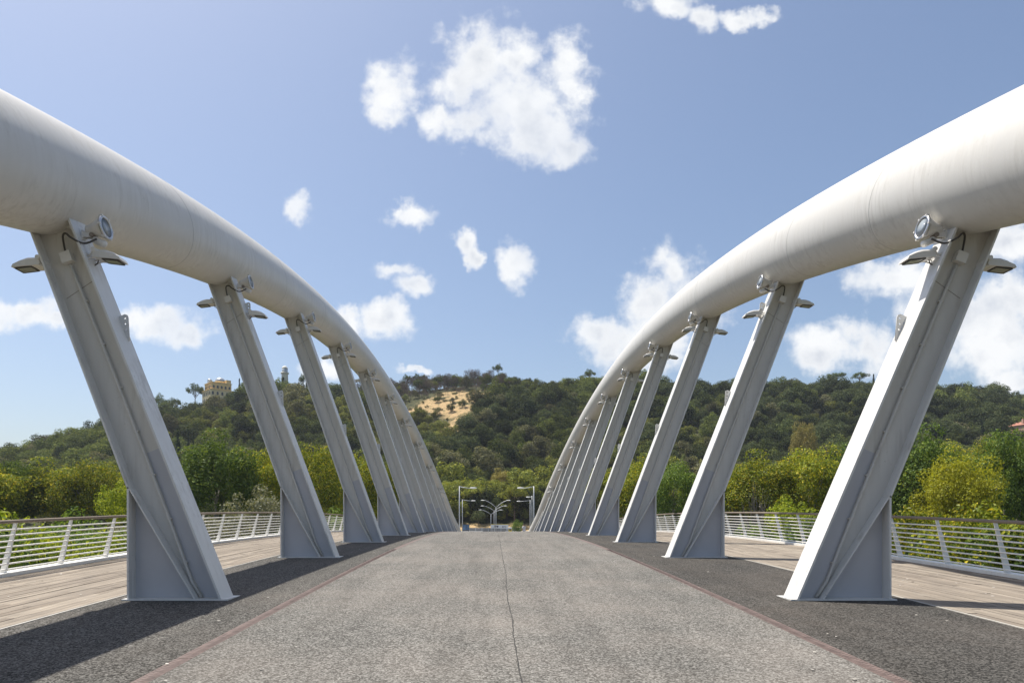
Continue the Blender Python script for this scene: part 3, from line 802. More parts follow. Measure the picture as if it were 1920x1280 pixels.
def make_tree(name, seed, R, zc, n_cl, cr, n_leaf, leaf, mat, bark, trunk_r, n_limb=9, lump=.25, zmin=-.75, lo=.45):
    """prototype: empty > crown, trunk (base at origin)"""
    rng = np.random.default_rng(seed); c, rr = clumps_ellipsoid(rng, R, n_cl, cr, zc, lump, lo, zmin)
    Vv, Ff = leaves(rng, c, rr, n_leaf, leaf)
    return mesh_np('crown', Vv, Ff, mat), limbs(rng, zc + R[2] * .6, trunk_r, c[rng.choice(len(c), n_limb)], .22).data('trunk', bark)

def plant(name, protos_, loc, sc, rz, label, cat, group=None, mat=None):
    e = empty(name, loc, rz); tag(e, label, cat, group)
    s3 = sc if isinstance(sc, (tuple, list)) else (sc, sc, sc)
    for nm, me in zip(('crown', 'trunk'), protos_):
        o = link(nm, me, e); o.scale = s3
        if mat is not None and nm == 'crown':
            o.material_slots[0].link = 'OBJECT'; o.material_slots[0].material = mat
    return e

# broadleaf prototypes: unit size ~ crown 12 m across, 15 m tall
BR = [make_tree('t', 11, (5.6, 5.4, 6.4), 8.4, 105, 1.65, 21000, .35, M['leaf_plane'], M['bark_pale'], .32),
      make_tree('t', 12, (6.2, 5.6, 5.8), 8.0, 110, 1.6, 21000, .35, M['leaf_plane'], M['bark_pale'], .34),
      make_tree('t', 13, (4.6, 4.6, 6.8), 8.6, 92, 1.5, 18000, .35, M['leaf_plane'], M['bark_pale'], .30)]
SHR = [make_tree('s', 21, (2.3, 2.2, 2.0), 2.1, 46, .75, 5200, .22, M['leaf_lime'], M['bark'], .08, 7, .2, -.9),
       make_tree('s', 22, (2.7, 2.4, 2.2), 2.2, 52, .80, 5600, .22, M['leaf_lime'], M['bark'], .09, 7, .25, -.9)]

# ---- near trees beyond the bridge end and along the banks: px centre, px top, distance, crown width m, material, words
rs = random.Random(8)
NEAR = [
 (-60, 850, 112, 15, 'leaf_plane', 'broad green plane tree at the outer end of the left bank row'),
 (28, 868, 120, 10, 'leaf_deep', 'deep green plane tree rising behind the sunlit railing, beside a yellowish one'),
 (105, 862, 124, 13, 'leaf_plane', 'yellowish green plane tree with a broad rounded crown below the pine on the slope'),
 (180, 858, 122, 12, 'leaf_plane', 'yellowish green plane tree leaning against the tallest strut on its riverbank'),
 (262, 868, 128, 11, 'leaf_plane', 'green plane tree half hidden behind the tallest strut of the shaded arch'),
 (405, 812, 104, 12.5, 'leaf_deep', 'large dark green tree with a dense rounded crown below the cypresses'),
 (492, 832, 112, 9, 'leaf_plane', 'mid green tree standing behind the pale olive shrub'),
 (590, 838, 118, 11, 'leaf_plane', 'green plane tree seen between the second and third tall struts'),
 (668, 846, 130, 11, 'leaf_plane', 'green tree with yellow tips close behind the bunched struts of the shaded arch'),
 (740, 862, 145, 11, 'leaf_plane', 'green tree glimpsed between the closely spaced far struts'),
 (1120, 880, 150, 11, 'leaf_plane', 'green tree glimpsed behind the sunlit far struts'),
 (1195, 852, 132, 11, 'leaf_plane', 'yellow green tree above the pale grey panelled pavilion'),
 (1262, 862, 122, 11, 'leaf_deep', 'dark green tree overhanging the cream wall'),
 (1345, 870, 118, 9, 'leaf_plane', 'yellow green tree beside the end of the concrete retaining wall'),
 (1425, 848, 112, 11.5, 'leaf_plane', 'yellow green plane tree with bare twiggy base before the retaining wall'),
 (1515, 832, 110, 11.5, 'leaf_plane', 'yellow green plane tree with low hanging crown over the retaining wall'),
 (1600, 835, 108, 10, 'leaf_deep', 'green tree behind the big sunlit strut'),
 (1715, 802, 92, 10, 'leaf_deep', 'tall dark green tree with a pointed top next to the yellow tree'),
 (1795, 846, 84, 8.6, 'leaf_yellow', 'bright yellow green tree with autumn leaves beyond the railing'),
 (1885, 812, 88, 10, 'leaf_deep', 'tall dark green tree behind the yellow one, nearest the pink villa'),
 (1985, 800, 90, 12, 'leaf_deep', 'tall dark green tree at the outer end of the right bank row'),
 (1770, 826, 130, 15, 'leaf_plane', 'low dome of green foliage behind the yellow tree'),
 (1860, 828, 135, 14, 'leaf_plane', 'low dome of green foliage below the cypresses of the pink villa'),
]
for i, (px, py, d_, w, mat, lab) in enumerate(NEAR):
    p = at(px, py, d_); g = ground_z(p.x, d_)
    k = i % 3; R = (5.6, 6.2, 4.6)[k]; H = (15.4, 14.4, 16.0)[k]
    sc = (w / 2 / R * .92, w / 2 / R * .92, (p.z - g) / H)
    plant('riverbank_tree', BR[k], (p.x, d_, g), sc, rs.uniform(0, 6.28), lab, 'tree', 'plane trees along the riverbank', M[mat])

# shrubs and small trees seen over and through the railings
SHRUBS = [
 (15, 975, 26, 4.5, 'leaf_lime', 'lime green shrub pressed against the sunlit railing'),
 (120, 1000, 30, 4.5, 'leaf_lime', 'lime green shrub low behind the sunlit railing, beside dark undergrowth'),
 (225, 905, 70, 4.2, 'leaf_lime', 'yellow green shrub beside the tallest strut, rising above the handrail'),
 (205, 995, 40, 4.5, 'leaf_deep', 'dark green shrub under the yellow green one behind the bars'),
 (480, 918, 62, 5.2, 'leaf_olive', 'pale olive grey shrub with wispy branches above the handrail'),
 (420, 968, 52, 5.5, 'leaf_olive', 'dull olive shrub low behind the railing bars'),
 (520, 962, 66, 5.5, 'leaf_deep', 'dark green shrub low behind the railing bars next to the second strut'),
 (330, 965, 60, 6, 'leaf_deep', 'dark undergrowth shrub behind the tallest strut'),
 (620, 958, 85, 6, 'leaf_deep', 'dark green shrub behind the white far railing'),
 (1735, 950, 34, 4.6, 'leaf_plane', 'rounded green shrub with yellow tips topping the shaded railing'),
 (1835, 957, 31, 4.4, 'leaf_plane', 'rounded shrub with yellowish top behind the shaded railing'),
 (1905, 975, 30, 4.4, 'leaf_deep', 'dark green shrub behind the shaded railing next to the yellowish one'),
 (1480, 935, 72, 4.6, 'leaf_lime', 'fresh green bush in front of the retaining wall'),
 (1440, 985, 56, 5.0, 'leaf_deep', 'dark green bush low behind the railing bars below the wall'),
 (1390, 990, 66, 6.0, 'leaf_deep', 'dark green bush low behind the railing bars at the wall end'),
 (1560, 970, 60, 6.0, 'leaf_deep', 'dark bush hidden low behind the sunlit strut'),
 (1395, 925, 126, 7.0, 'leaf_lime', 'small light green tree top above the end of the retaining wall'),
 (1300, 965, 90, 5.0, 'leaf_deep', 'dark green bush beside the cream wall'),
 (-70, 965, 24, 5, 'leaf_deep', 'dark green shrub by the sunlit railing outside the lime green ones'),
 (60, 985, 48, 7, 'leaf_deep', 'dark green shrub mass behind the lime green shrubs'),
 (150, 965, 62, 7, 'leaf_deep', 'dark green shrub mass below the yellowish plane trees'),
 (1650, 985, 44, 6, 'leaf_deep', 'dark green shrub mass beside the big sunlit strut'),
 (1790, 985, 50, 7, 'leaf_deep', 'dark green shrub mass behind the rounded shrubs'),
]
for i, (px, py, d_, w, mat, lab) in enumerate(SHRUBS):
    p = at(px, py, d_); g = ground_z(p.x, d_); k = i % 2
    H = (4.15, 4.45)[k]; sxy = w / 2 / (2.35, 2.6)[k]; hh = p.z - g
    e = plant('shrub', SHR[k], (p.x, d_, g - .2), sxy, rs.uniform(0, 6.28), lab, 'shrub', 'shrubs behind the railings', M[mat])
    sz = sxy * 1.12
    for ch in e.children:
        if ch.name.startswith('crown'): ch.scale.z = sz; ch.location.z = hh + .2 - H * sz
        else: ch.scale.z = (hh + .2) / H

# bare twigs in front of the retaining wall
def twig_bush(seed, n, h, spread):
    rg = np.random.default_rng(seed); m = MB()
    for i in range(n):
        a = rg.uniform(0, 6.28); s_ = rg.uniform(.2, 1) * spread; hh = h * rg.uniform(.6, 1)
        e = Vector((math.cos(a) * s_, math.sin(a) * s_, hh)); mdl = e * .5 + Vector((rg.normal() * .15, rg.normal() * .15, hh * .12))
        m.tube([(0, 0, 0), mdl, e], [.035, .022, .006], 5, cap=False)
        for k in range(4):
            q = mdl.lerp(e, rg.uniform(0, .8)); m.tube([q, q + Vector((rg.normal() * .4, rg.normal() * .4, abs(rg.normal()) * .6 + .2))], [.012, .003], 4, cap=False)
    return m
p = at(1418, 965, 78); o = twig_bush(5, 26, 7.5, 2.6).build('bare_shrub', M['twig'], None, (p.x, 78, p.z - 3.2)); o.location.z = ground_z(p.x, 78); o.scale = (1, 1, (at(1418, 900, 78).z - o.location.z) / 7.5)
tag(o, 'leafless grey twiggy shrub in front of the retaining wall', 'shrub')

# ------------------------------------------------------------------ hillside forest
HP = bpy.data.collections.new('hill_tree_kinds')         # instanced kinds, not placed in the scene themselves
def hill_kind(i, seed, R, zc, n_cl, cr, n_leaf, leaf, mat, trunk_r=.16, zmin=-.6, asp=.65, lump=.25):
    rng = np.random.default_rng(seed); c, rr = clumps_ellipsoid(rng, R, n_cl, cr, zc, lump, .5, zmin)
    Vv, Ff = leaves(rng, c, rr, n_leaf, leaf, asp)
    tm = MB(); tm.tube([(0, 0, -1.5), (.1, 0, zc * .5), (.2, .1, zc)], [trunk_r * 1.3, trunk_r, trunk_r * .5], 5, cap=False)
    tv = np.array(tm.v); tf = np.array(tm.f) + len(Vv)
    me = mesh_np('kind_%02d' % i, np.concatenate([Vv, tv]), np.concatenate([Ff, tf]), [mat, M['bark']], False, np.r_[np.zeros(len(Ff), int), np.ones(len(tf), int)])
    o = bpy.data.objects.new('kind_%02d' % i, me); HP.objects.link(o)
hill_kind(0, 31, (3.6, 3.5, 3.2), 4.6, 26, 1.5, 2600, .52, M['hl_oak_dark'])
hill_kind(1, 32, (4.2, 3.9, 3.4), 5.0, 30, 1.65, 2900, .54, M['hl_oak_mid'])
hill_kind(2, 33, (3.0, 3.1, 2.6), 3.6, 24, 1.2, 2300, .44, M['hl_bush_light'])
hill_kind(3, 34, (3.9, 3.7, 3.6), 4.8, 28, 1.55, 2900, .5, M['hl_holm_oak'])
hill_kind(4, 35, (3.4, 3.3, 3.6), 4.8, 26, 1.4, 2500, .48, M['hl_grey_green'])
hill_kind(5, 36, (2.9, 2.9, 4.0), 6.0, 34, .9, 1150, .55, M['leaf_dead'], asp=.28)
hill_kind(6, 37, (3.2, 3.2, 4.4), 5.6, 28, 1.25, 2500, .46, M['hl_oak_mid'])
hill_kind(7, 38, (2.1, 2.1, 1.3), 1.1, 26, .6, 800, .42, M['hl_grey_green'], .06)
hill_kind(8, 39, (4.0, 3.8, 3.6), 5.4, 44, 1.15, 1900, .6, M['leaf_pine_y'])

rng = np.random.default_rng(5)
def vnoise(x, y, s, seed):
    r_ = np.random.default_rng(seed); out = 0
    for k in range(5):
        a = r_.uniform(0, 6.28); f = s * r_.uniform(.6, 1.6); out = out + np.sin((x * np.cos(a) + y * np.sin(a)) * f + r_.uniform(0, 6.28))
    return out / 5
cell = 4.9
cxs, cys = np.meshgrid(np.arange(-520, 560, cell), np.arange(246, 520, cell))
tx = (cxs + rng.uniform(-.48, .48, cxs.shape) * cell).ravel(); ty = (cys + rng.uniform(-.48, .48, cxs.shape) * cell).ravel()
bare = bare_np(tx, ty)
yr_t = 468 + .55 * np.maximum(0, -tx - 215) + .2 * np.maximum(0, tx - 250)
keep = (np.abs(tx - 10) < .84 * ty + 25) & (ty < yr_t + 12) & (rng.random(len(tx)) < np.where(bare > .35, .2, .93))
VILLA = (-182.5, 452.0); TOWER = (-141, 458.0)
keep &= ~((np.abs(tx - VILLA[0]) < 15) & (np.abs(ty - VILLA[1]) < 17)) & ~((tx > -196) & (tx < -162) & (ty > 424) & (ty < 440) & (rng.random(len(tx)) < .5))
tx, ty, bare = tx[keep], ty[keep], bare[keep]; tz = ground_np(tx, ty)
n1, n2 = vnoise(tx, ty, .035, 1), vnoise(tx, ty, .06, 2); rr = rng.random(len(tx))
idx = np.where(rr < .24, 0, np.where(rr < .52, 1, np.where(rr < .66, 2, np.where(rr < .82, 3, np.where(rr < .93, 4, 6)))))
idx = np.where((n1 > .22) & (rr < .65), 2, idx); idx = np.where((n1 < -.25) & (rr < .65), 3, idx)
idx = np.where((tx > 110) & (rng.random(len(tx)) < .55), 3, idx)  # extra dark crowns on this side stand in for a cloud's shadow
dead_zone = (((tx + 42) / 48) ** 2 + ((ty - 446) / 26) ** 2) < 1
idx = np.where(dead_zone & (rng.random(len(tx)) < .75), 5, idx)
idx = np.where(bare > .35, np.where(rng.random(len(tx)) < .8, 7, 0), idx)
low = (ty < 282) & (np.abs(tx) < 75); idx = np.where(low & (rng.random(len(tx)) < .55), 8, idx)
idx = np.where((np.abs(tx + 48) < 30) & (np.abs(ty - 355) < 28), 2, idx)
sc = (.5 + 1.15 * rng.random(len(tx)) ** 1.6) * np.where(n2 > 0, 1.08, .9); sc = np.where(idx == 2, sc * .85, sc); sc = np.where(ty > 436, np.minimum(sc, 1.1) * np.where(dead_zone, .98, .66), sc); sc = np.where((tx > -62) & (tx < 42) & (ty > 352) & (ty < 436) & (bare_np(tx, ty - 16) + bare_np(tx, ty - 30) + bare_np(tx, ty) > .2), np.minimum(sc, .95) * .62, sc); sc = np.where((idx == 5), sc * 1.05, sc)
sc = np.where((tx > -205) & (tx < -155) & (ty > 405) & (ty < 445), sc * .62, sc)
fme = bpy.data.meshes.new('hillside_forest'); fme.vertices.add(len(tx)); fme.vertices.foreach_set('co', np.stack([tx, ty, tz - .3], 1).astype(np.float32).ravel())
for nm, ty_, arr in (('kind_i', 'INT', idx.astype(np.int32)), ('size', 'FLOAT', sc.astype(np.float32)), ('turn', 'FLOAT', rng.uniform(0, 6.28, len(tx)).astype(np.float32))):
    a_ = fme.attributes.new(nm, ty_, 'POINT'); a_.data.foreach_set('value', arr)
forest = tag(link('hillside_forest', fme), 'mixed woodland covering the whole hillside behind the bridge', 'forest', kind='stuff')
ng = bpy.data.node_groups.new('forest_instances', 'GeometryNodeTree')
ng.interface.new_socket('Geometry', in_out='INPUT', socket_type='NodeSocketGeometry'); ng.interface.new_socket('Geometry', in_out='OUTPUT', socket_type='NodeSocketGeometry')
gi = ng.nodes.new('NodeGroupInput'); go = ng.nodes.new('NodeGroupOutput'); iop = ng.nodes.new('GeometryNodeInstanceOnPoints'); ci = ng.nodes.new('GeometryNodeCollectionInfo')
ci.inputs['Collection'].default_value = HP; ci.inputs['Separate Children'].default_value = True; ci.inputs['Reset Children'].default_value = True
def named(nm, ty_): 
    x = ng.nodes.new('GeometryNodeInputNamedAttribute'); x.data_type = ty_; x.inputs['Name'].default_value = nm; return x.outputs['Attribute']
cz = ng.nodes.new('ShaderNodeCombineXYZ'); ng.links.new(named('turn', 'FLOAT'), cz.inputs[2]); e2r = ng.nodes.new('FunctionNodeEulerToRotation'); ng.links.new(cz.outputs[0], e2r.inputs[0])
ng.links.new(gi.outputs[0], iop.inputs['Points']); ng.links.new(ci.outputs[0], iop.inputs['Instance']); iop.inputs['Pick Instance'].default_value = True
ng.links.new(named('kind_i', 'INT'), iop.inputs['Instance Index']); ng.links.new(e2r.outputs[0], iop.inputs['Rotation']); ng.links.new(named('size', 'FLOAT'), iop.inputs['Scale'])
ng.links.new(iop.outputs[0], go.inputs[0])
md = forest.modifiers.new('forest', 'NODES'); md.node_group = ng

# ---- single trees that stand out
def umbrella_proto(seed, mat, leafn=3200):
    rg = np.random.default_rng(seed); c, r_ = clumps_ellipsoid(rg, (4.6, 4.4, 1.9), 46, .95, 8.5, .25, .4, -.25)
    Vv, Ff = leaves(rg, c, r_, leafn, .42, .5, .75)
    m = MB(); m.tube([(0, 0, -.6), (.15, 0, 3), (.0, .1, 6), (.05, 0, 8.4)], [.3, .24, .2, .14], 7)
    for i in range(9):
        t_ = c[rg.integers(len(c))]; m.tube([(.0, .05, 5.6 + rg.uniform(0, 1.8)), (t_[0] * .5, t_[1] * .5, 7.6), tuple(t_)], [.11, .08, .03], 5, cap=False)
    return mesh_np('crown', Vv, Ff, mat), m.data('trunk', M['bark'])
def cypress_proto(seed):
    rg = np.random.default_rng(seed); z = rg.uniform(.05, 1, 70); rad = .95 * np.sin(np.clip(z, 0, 1) * 2.6 + .35) ** .8 * (1 - z * .55); a = rg.uniform(0, 6.28, 70)
    c = np.stack([np.cos(a) * rad * .6, np.sin(a) * rad * .6, z * 9], 1)
    Vv, Ff = leaves(rg, c, .45 * (1.1 - .6 * z), 1900, .42, .45, 1.5)
    m = MB(); m.tube([(0, 0, -.5), (0, 0, 4), (0, 0, 8)], [.16, .12, .04], 6); return mesh_np('crown', Vv, Ff, M['leaf_cypress']), m.data('trunk', M['bark'])
def dead_proto(seed, n_leaf=520):
    rg = np.random.default_rng(seed); m = MB(); tips = []
    def br(p, d_, l, r, k):
        q = p + d_ * l; m.tube([p, p.lerp(q, .5) + Vector(rg.normal(size=3) * l * .05), q], [r, r * .8, r * .55], 5 if k < 2 else 3, cap=False); tips.append(tuple(q))
        if k >= 4: return
        for i in range(3 if k < 3 else 2):
            nd = (d_ + Vector(rg.normal(size=3)) * .42 + Vector((0, 0, .12))).normalized(); br(p.lerp(q, rg.uniform(.55, 1)), nd, l * rg.uniform(.6, .8), r * .52, k + 1)
    br(Vector((0, 0, -.5)), Vector((.03, 0, 1)), 3.6, .2, 0)
    tr = m.data('trunk', M['twig'])
    Vv, Ff = leaves(rg, np.array(tips), np.full(len(tips), .55), n_leaf, .5, .2)
    return mesh_np('crown', Vv, Ff, M['leaf_dead']), tr
UM = [umbrella_proto(51, M['leaf_pine']), umbrella_proto(52, M['leaf_pine'])]
UY = [umbrella_proto(53, M['leaf_pine_y'], 4600), umbrella_proto(54, M['leaf_pine_y'], 4600)]
CY = cypress_proto(61); DD = [dead_proto(71), dead_proto(72, 1400), dead_proto(73, 150)]

def on_hill(px, py_top, d_): 
    p = at(px, py_top, d_); return p, ground_z(p.x, d_)
ONE = [  # kind, px, py top, distance, width scale, label
 ('u', 298, 742, 470, 1.5, 'leaning umbrella pine alone on the hill shoulder beside the villa'),
 ('u', 328, 747, 468, 1.2, 'small umbrella pine between the leaning pine and the villa'),
 ('u', 366, 722, 455, 1.7, 'umbrella pine touching the ochre villa'),
 ('u', 150, 818, 455, 1.15, 'flat umbrella pine low on the descending ridge beside leafless trees'),
 ('u', 205, 806, 440, 1.4, 'wide low umbrella pine behind the tallest strut'),
 ('u', 763, 703, 462, .8, 'slim umbrella pine, outermost of three on the skyline beside withered trees'),
 ('u', 782, 702, 464, .9, 'slim umbrella pine in the middle of three on the skyline'),
 ('u', 794, 703, 466, .75, 'slim umbrella pine, innermost of three on the skyline'),
 ('u', 934, 684, 462, .95, 'umbrella pine on the summit beside withered trees'),
 ('u', 955, 708, 436, 1.1, 'umbrella pine rising from the bare sandy slope'),
 ('u', 1105, 694, 470, 1.2, 'umbrella pine on the ridge close to the sunlit arch'),
 ('u', 1568, 699, 468, 1.75, 'broad umbrella pine, first of two flat topped pines on the ridge'),
 ('u', 1612, 699, 468, 1.65, 'broad umbrella pine, second of two flat topped pines on the ridge'),
 ('u', 1552, 712, 462, 1.2, 'low umbrella pine under the two flat topped ones'),
 ('u', 568, 704, 470, 1.0, 'umbrella pine near the white observatory tower'),
 ('c', 449, 708, 462, 1.3, 'dark cypress beside the villa at the edge of a strut'),
 ('c', 531, 706, 452, 2.0, 'dark cypress group in front of the white observatory tower'),
 ('c', 575, 702, 468, 1.1, 'dark cypress beside the pine near the observatory tower'),
 ('c', 318, 812, 300, 1.0, 'slim dark cypress above the large rounded tree, outermost of the row'),
 ('c', 334, 806, 304, 1.7, 'stout dark cypress above the large rounded tree'),
 ('c', 353, 804, 306, 1.0, 'dark cypress above the large rounded tree, next to the stout one'),
 ('c', 362, 815, 300, .7, 'small dark cypress above the large rounded tree'),
 ('c', 1842, 786, 330, 1.7, 'broad dark cypress on the shaded slope before the pink villa'),
 ('c', 1858, 796, 328, 1.0, 'slim dark cypress next to the broad one before the pink villa'),
 ('c', 1915, 782, 335, 1.3, 'dark cypress beside the pink villa'),
 ('c', 1638, 700, 470, 1.2, 'cypress on the ridge behind the big sunlit strut'),
 ('d', 885, 686, 458, 1.25, 'large withered grey tree crowning the bare slope'),
 ('d', 905, 688, 460, 1.1, 'withered grey tree next to the large one on the skyline'),
 ('d', 868, 700, 456, 1.0, 'withered grey tree on the skyline with fine bare branches'),
 ('d', 815, 705, 462, 1.0, 'withered tree on the skyline beside three slim pines'),
 ('d', 838, 722, 440, 1.2, 'withered brown tree at the upper edge of the bare slope'),
 ('d', 856, 728, 436, 1.15, 'withered brown tree standing in dry grass'),
 ('d', 893, 718, 436, 1.15, 'withered brown tree with dark trunk on dry grass'),
 ('d', 912, 716, 440, 1.1, 'withered brown tree next to the pine on the bare slope'),
 ('d', 790, 735, 430, 1.3, 'withered tree half way down the ridge by the shaded arch'),
 ('b', 162, 799, 465, .9, 'leafless tree with bare branches behind the flat umbrella pine'),
 ('b', 147, 808, 470, .7, 'small leafless tree behind the flat umbrella pine'),
 ('b', 185, 787, 462, 1.1, 'tall leafless tree with bare branches on the descending ridge'),
]
for i, (k, px, py, d_, ws, lab) in enumerate(ONE):
    p, g = on_hill(px, py, d_); H = max(p.z - g, 4.0)
    if k == 'u': pr, h0, w0, nm = UM[i % 2], 10.4, .72, 'umbrella_pine'
    elif k == 'c': pr, h0, w0, nm = CY, 9.4, 1.0, 'cypress_tree'
    elif k == 'b': pr, h0, w0, nm = DD[2], 10.5, .8, 'leafless_tree'
    else: pr, h0, w0, nm = DD[i % 2], 10.5, 1.0, 'withered_tree'
    plant(nm, pr, (p.x, d_, g - .1), (ws * w0, ws * w0, H / h0), (i * 1.7) % 6.28, lab, 'tree', {'u': 'umbrella pines on the hill', 'c': 'cypresses on the hill', 'd': 'withered trees on the bare slope', 'b': 'leafless trees on the ridge'}[k])

# pines at the end of the avenue
PINES = [(872, 905, 262, 1.25), (893, 916, 252, 1.2), (915, 900, 270, 1.35), (948, 908, 258, 1.3), (985, 912, 255, 1.3), (1012, 905, 266, 1.2), (845, 902, 262, 1.3), (1040, 900, 262, 1.3), (965, 915, 246, 1.1)]
PW_ = ['behind the blue advertising panel', 'between the blue panel and the curved lamps', 'behind the forked curved lamps', 'behind the white fuel sign', 'behind the walking person', 'beside the sunlit far struts', 'beside the shaded arch foot', 'behind the sunlit far struts', 'next to the young dark tree']
for i, (px, py, d_, ws) in enumerate(PINES):
    p = at(px, py, d_); g = ground_z(p.x, d_)
    plant('avenue_pine', UY[i % 2], (p.x, d_, g), (ws, ws, (p.z - g) / 10.4), i * 1.3, 'yellow green umbrella pine at the avenue end, ' + PW_[i], 'tree', 'pines at the end of the avenue')
p = at(942, 878, 276); plant('tan_tree', BR[2], (p.x, 276, ground_z(p.x, 276)), (.95, .95, (p.z - ground_z(p.x, 276)) / 16), 0, 'rusty tan green tree rising above the avenue pines', 'tree', None, M['leaf_tan'])
p = at(971, 975, 205); plant('young_tree', SHR[0], (p.x, 205, -2), (.8, .8, (p.z + 2) / 4.15), 0, 'young dark green tree beside the walking person at the avenue end', 'tree', None, M['leaf_deep'])
p = at(1507, 795, 292); plant('tan_tree', BR[1], (p.x, 292, ground_z(p.x, 292)), (1.0, 1.0, (p.z - ground_z(p.x, 292)) / 14.4), 1, 'pale tan green tree on the dark slope behind the plane trees', 'tree', None, M['leaf_tan'])
p = at(270, 790, 400); plant('tan_tree', BR[0], (p.x, 400, ground_z(p.x, 400)), (.7, .7, .6), 1, 'pale tan green tree on the slope below the villa', 'tree', None, M['leaf_tan'])

# ------------------------------------------------------------------ buildings
def villa():
    X, Y = VILLA; g = ground_z(X, Y); zt = at(407, 735, Y).z; z1 = at(407, 721, Y).z; zb = g - 3
    e = empty('observatory_villa', (X, Y, g), math.radians(-48)); tag(e, 'ochre villa with domed roof and small turret on the hill shoulder', 'building')
    h0, h1 = zt - g, z1 - g; a = 7.6
    MB().box(-a, a, -a, a, zb - g, h0).build('wall', M['ochre_light'], e)
    MB().box(-a - .4, a + .4, -a - .4, a + .4, h0, h0 + .45).build('cornice', M['ochre'], e)
    up = MB().box(-a + 1.2, a - 1.2, -a + 1.2, a - 1.2, h0 + .45, h1).build('upper_storey', M['ochre'], e)
    MB().box(-a + .8, a - .8, -a + .8, a - .8, h1, h1 + .35).build('cornice', M['ochre_light'], up)
    MB().lathe([(3.5, h1 + .35), (3.5, h1 + 1.5), (3.7, h1 + 1.6)], 28).build('drum', M['ochre'], e, (1.0, 1.0, 0))
    MB().lathe([(3.3 * math.cos(t), h1 + 1.6 + 3.1 * math.sin(t)) for t in np.linspace(0, math.pi / 2 - .01, 9)], 28).build('dome', M['dome'], e, (1.0, 1.0, 0))
    MB().lathe([(1.5, h1 + .3), (1.5, h1 + 2.8)], 16).build('turret', M['dome'], e, (-a + 2.0, -a + 4.2, 0))
    MB().lathe([(1.6 * math.cos(t), h1 + 2.8 + 1.5 * math.sin(t)) for t in np.linspace(0, math.pi / 2 - .01, 7)], 16).build('turret_dome', M['dome'], e, (-a + 2.0, -a + 4.2, 0))
    MB().box(a - 4, a - 1.4, a - 4.5, a - 1.4, h1 + .3, h1 + 2.6).build('roof_house', M['ochre'], e)
    ar = [(-.6, 0), (.6, 0), (.6, 1.3)] + [(.6 * math.cos(t), 1.3 + .6 * math.sin(t)) for t in np.linspace(0, math.pi, 7)][1:-1] + [(-.6, 1.3)]
    for face in (0, 1):
        for lev, (b, zz, n_) in enumerate(((a, h0 - 3.2, 5), (a, h0 - 7.2, 5), (a - 1.2, h0 + 1.3, 5))):
            for i in range(n_):
                c = -b + 2 * b * (i + .5) / n_
                m = MB()
                if face == 0: m.prism([(c + q[0] * 1.05, zz + q[1] * (1.0 if lev == 2 else 1.15)) for q in ar], -b - .06, -b + .2)
                else: m.prism([(c + q[0] * 1.05, zz + q[1] * (1.0 if lev == 2 else 1.15)) for q in ar], b - .2, b + .06, 'x')
                m.build('window', M['window'], e)
villa()
def tower():
    X, Y = TOWER; p = at(534, 690, Y); g = ground_z(p.x, Y); e = empty('observatory_tower', (p.x, Y, g)); h = p.z - g
    tag(e, 'white round observatory tower with a domed top among cypresses', 'tower')
    MB().lathe([(2.4, -2), (2.1, h - 4.2), (2.3, h - 3.8)], 24).build('shaft', M['cream'], e)
    MB().lathe([(2.7, h - 3.8), (2.7, h - 3.1)], 24).build('gallery', M['cream'], e)
    MB().lathe([(1.9, h - 3.1), (1.9, h - .6)], 24).build('lantern', M['pale_blue'], e)
    MB().lathe([(2.0 * math.cos(t), h - .6 + 2.1 * math.sin(t)) for t in np.linspace(0, math.pi / 2 - .01, 8)], 24).build('dome', M['cream'], e)
    m = MB()
    for k in range(12):
        th = k * math.pi / 6; m.tube([(2.6 * math.cos(th), 2.6 * math.sin(th), h - 3.1), (2.6 * math.cos(th), 2.6 * math.sin(th), h - 2.3)], .05, 5)
    m.build('gallery_railing', M['lamp_grey'], e)
tower()
# pink villa at the far side
p = at(1912, 805, 330); g = ground_z(p.x, 330)
e = empty('pink_villa', (p.x + 3, 330, g), math.radians(15)); tag(e, 'small pink villa with tiled roof among cypresses on the slope', 'building'); h = at(0, 798, 330).z - g
MB().box(-5, 5, -4, 4, -2, h).build('wall', M['pink'], e)
r_ = MB().prism([(-5.5, h), (5.5, h), (0, h + 2.2)], -4.4, 4.4).build('roof', M['roof_red'], e)
for cx_ in (-3.4, 2.2): MB().box(cx_ - .35, cx_ + .35, -1.4, -.7, h + .4, h + 3.0).build('chimney', M['pink'], r_)
for cx_ in (-3, 0, 3): MB().box(cx_ - .6, cx_ + .6, -4.07, -3.8, h - 3, h - 1.2).build('window', M['window'], e)
# farmhouse roof peeping from the wood
p = at(1352, 730, 440); g = ground_z(p.x, 440); e = empty('hill_house', (p.x, 440, g)); tag(e, 'low house with red tiled roof peeping out of the woods on the ridge', 'building'); h = p.z - g
MB().box(-7, 7, -3, 3, -1, h - 1).build('wall', M['ochre_light'], e); MB().prism([(-3.5, h - 1), (3.5, h - 1), (0, h + .5)], -7.5, 7.5, 'x').build('roof', M['roof_red'], e)
for cx_ in (-4, 0, 4): MB().box(cx_ - .5, cx_ + .5, -3.06, -2.8, h - 3, h - 1.8).build('window', M['window'], e)
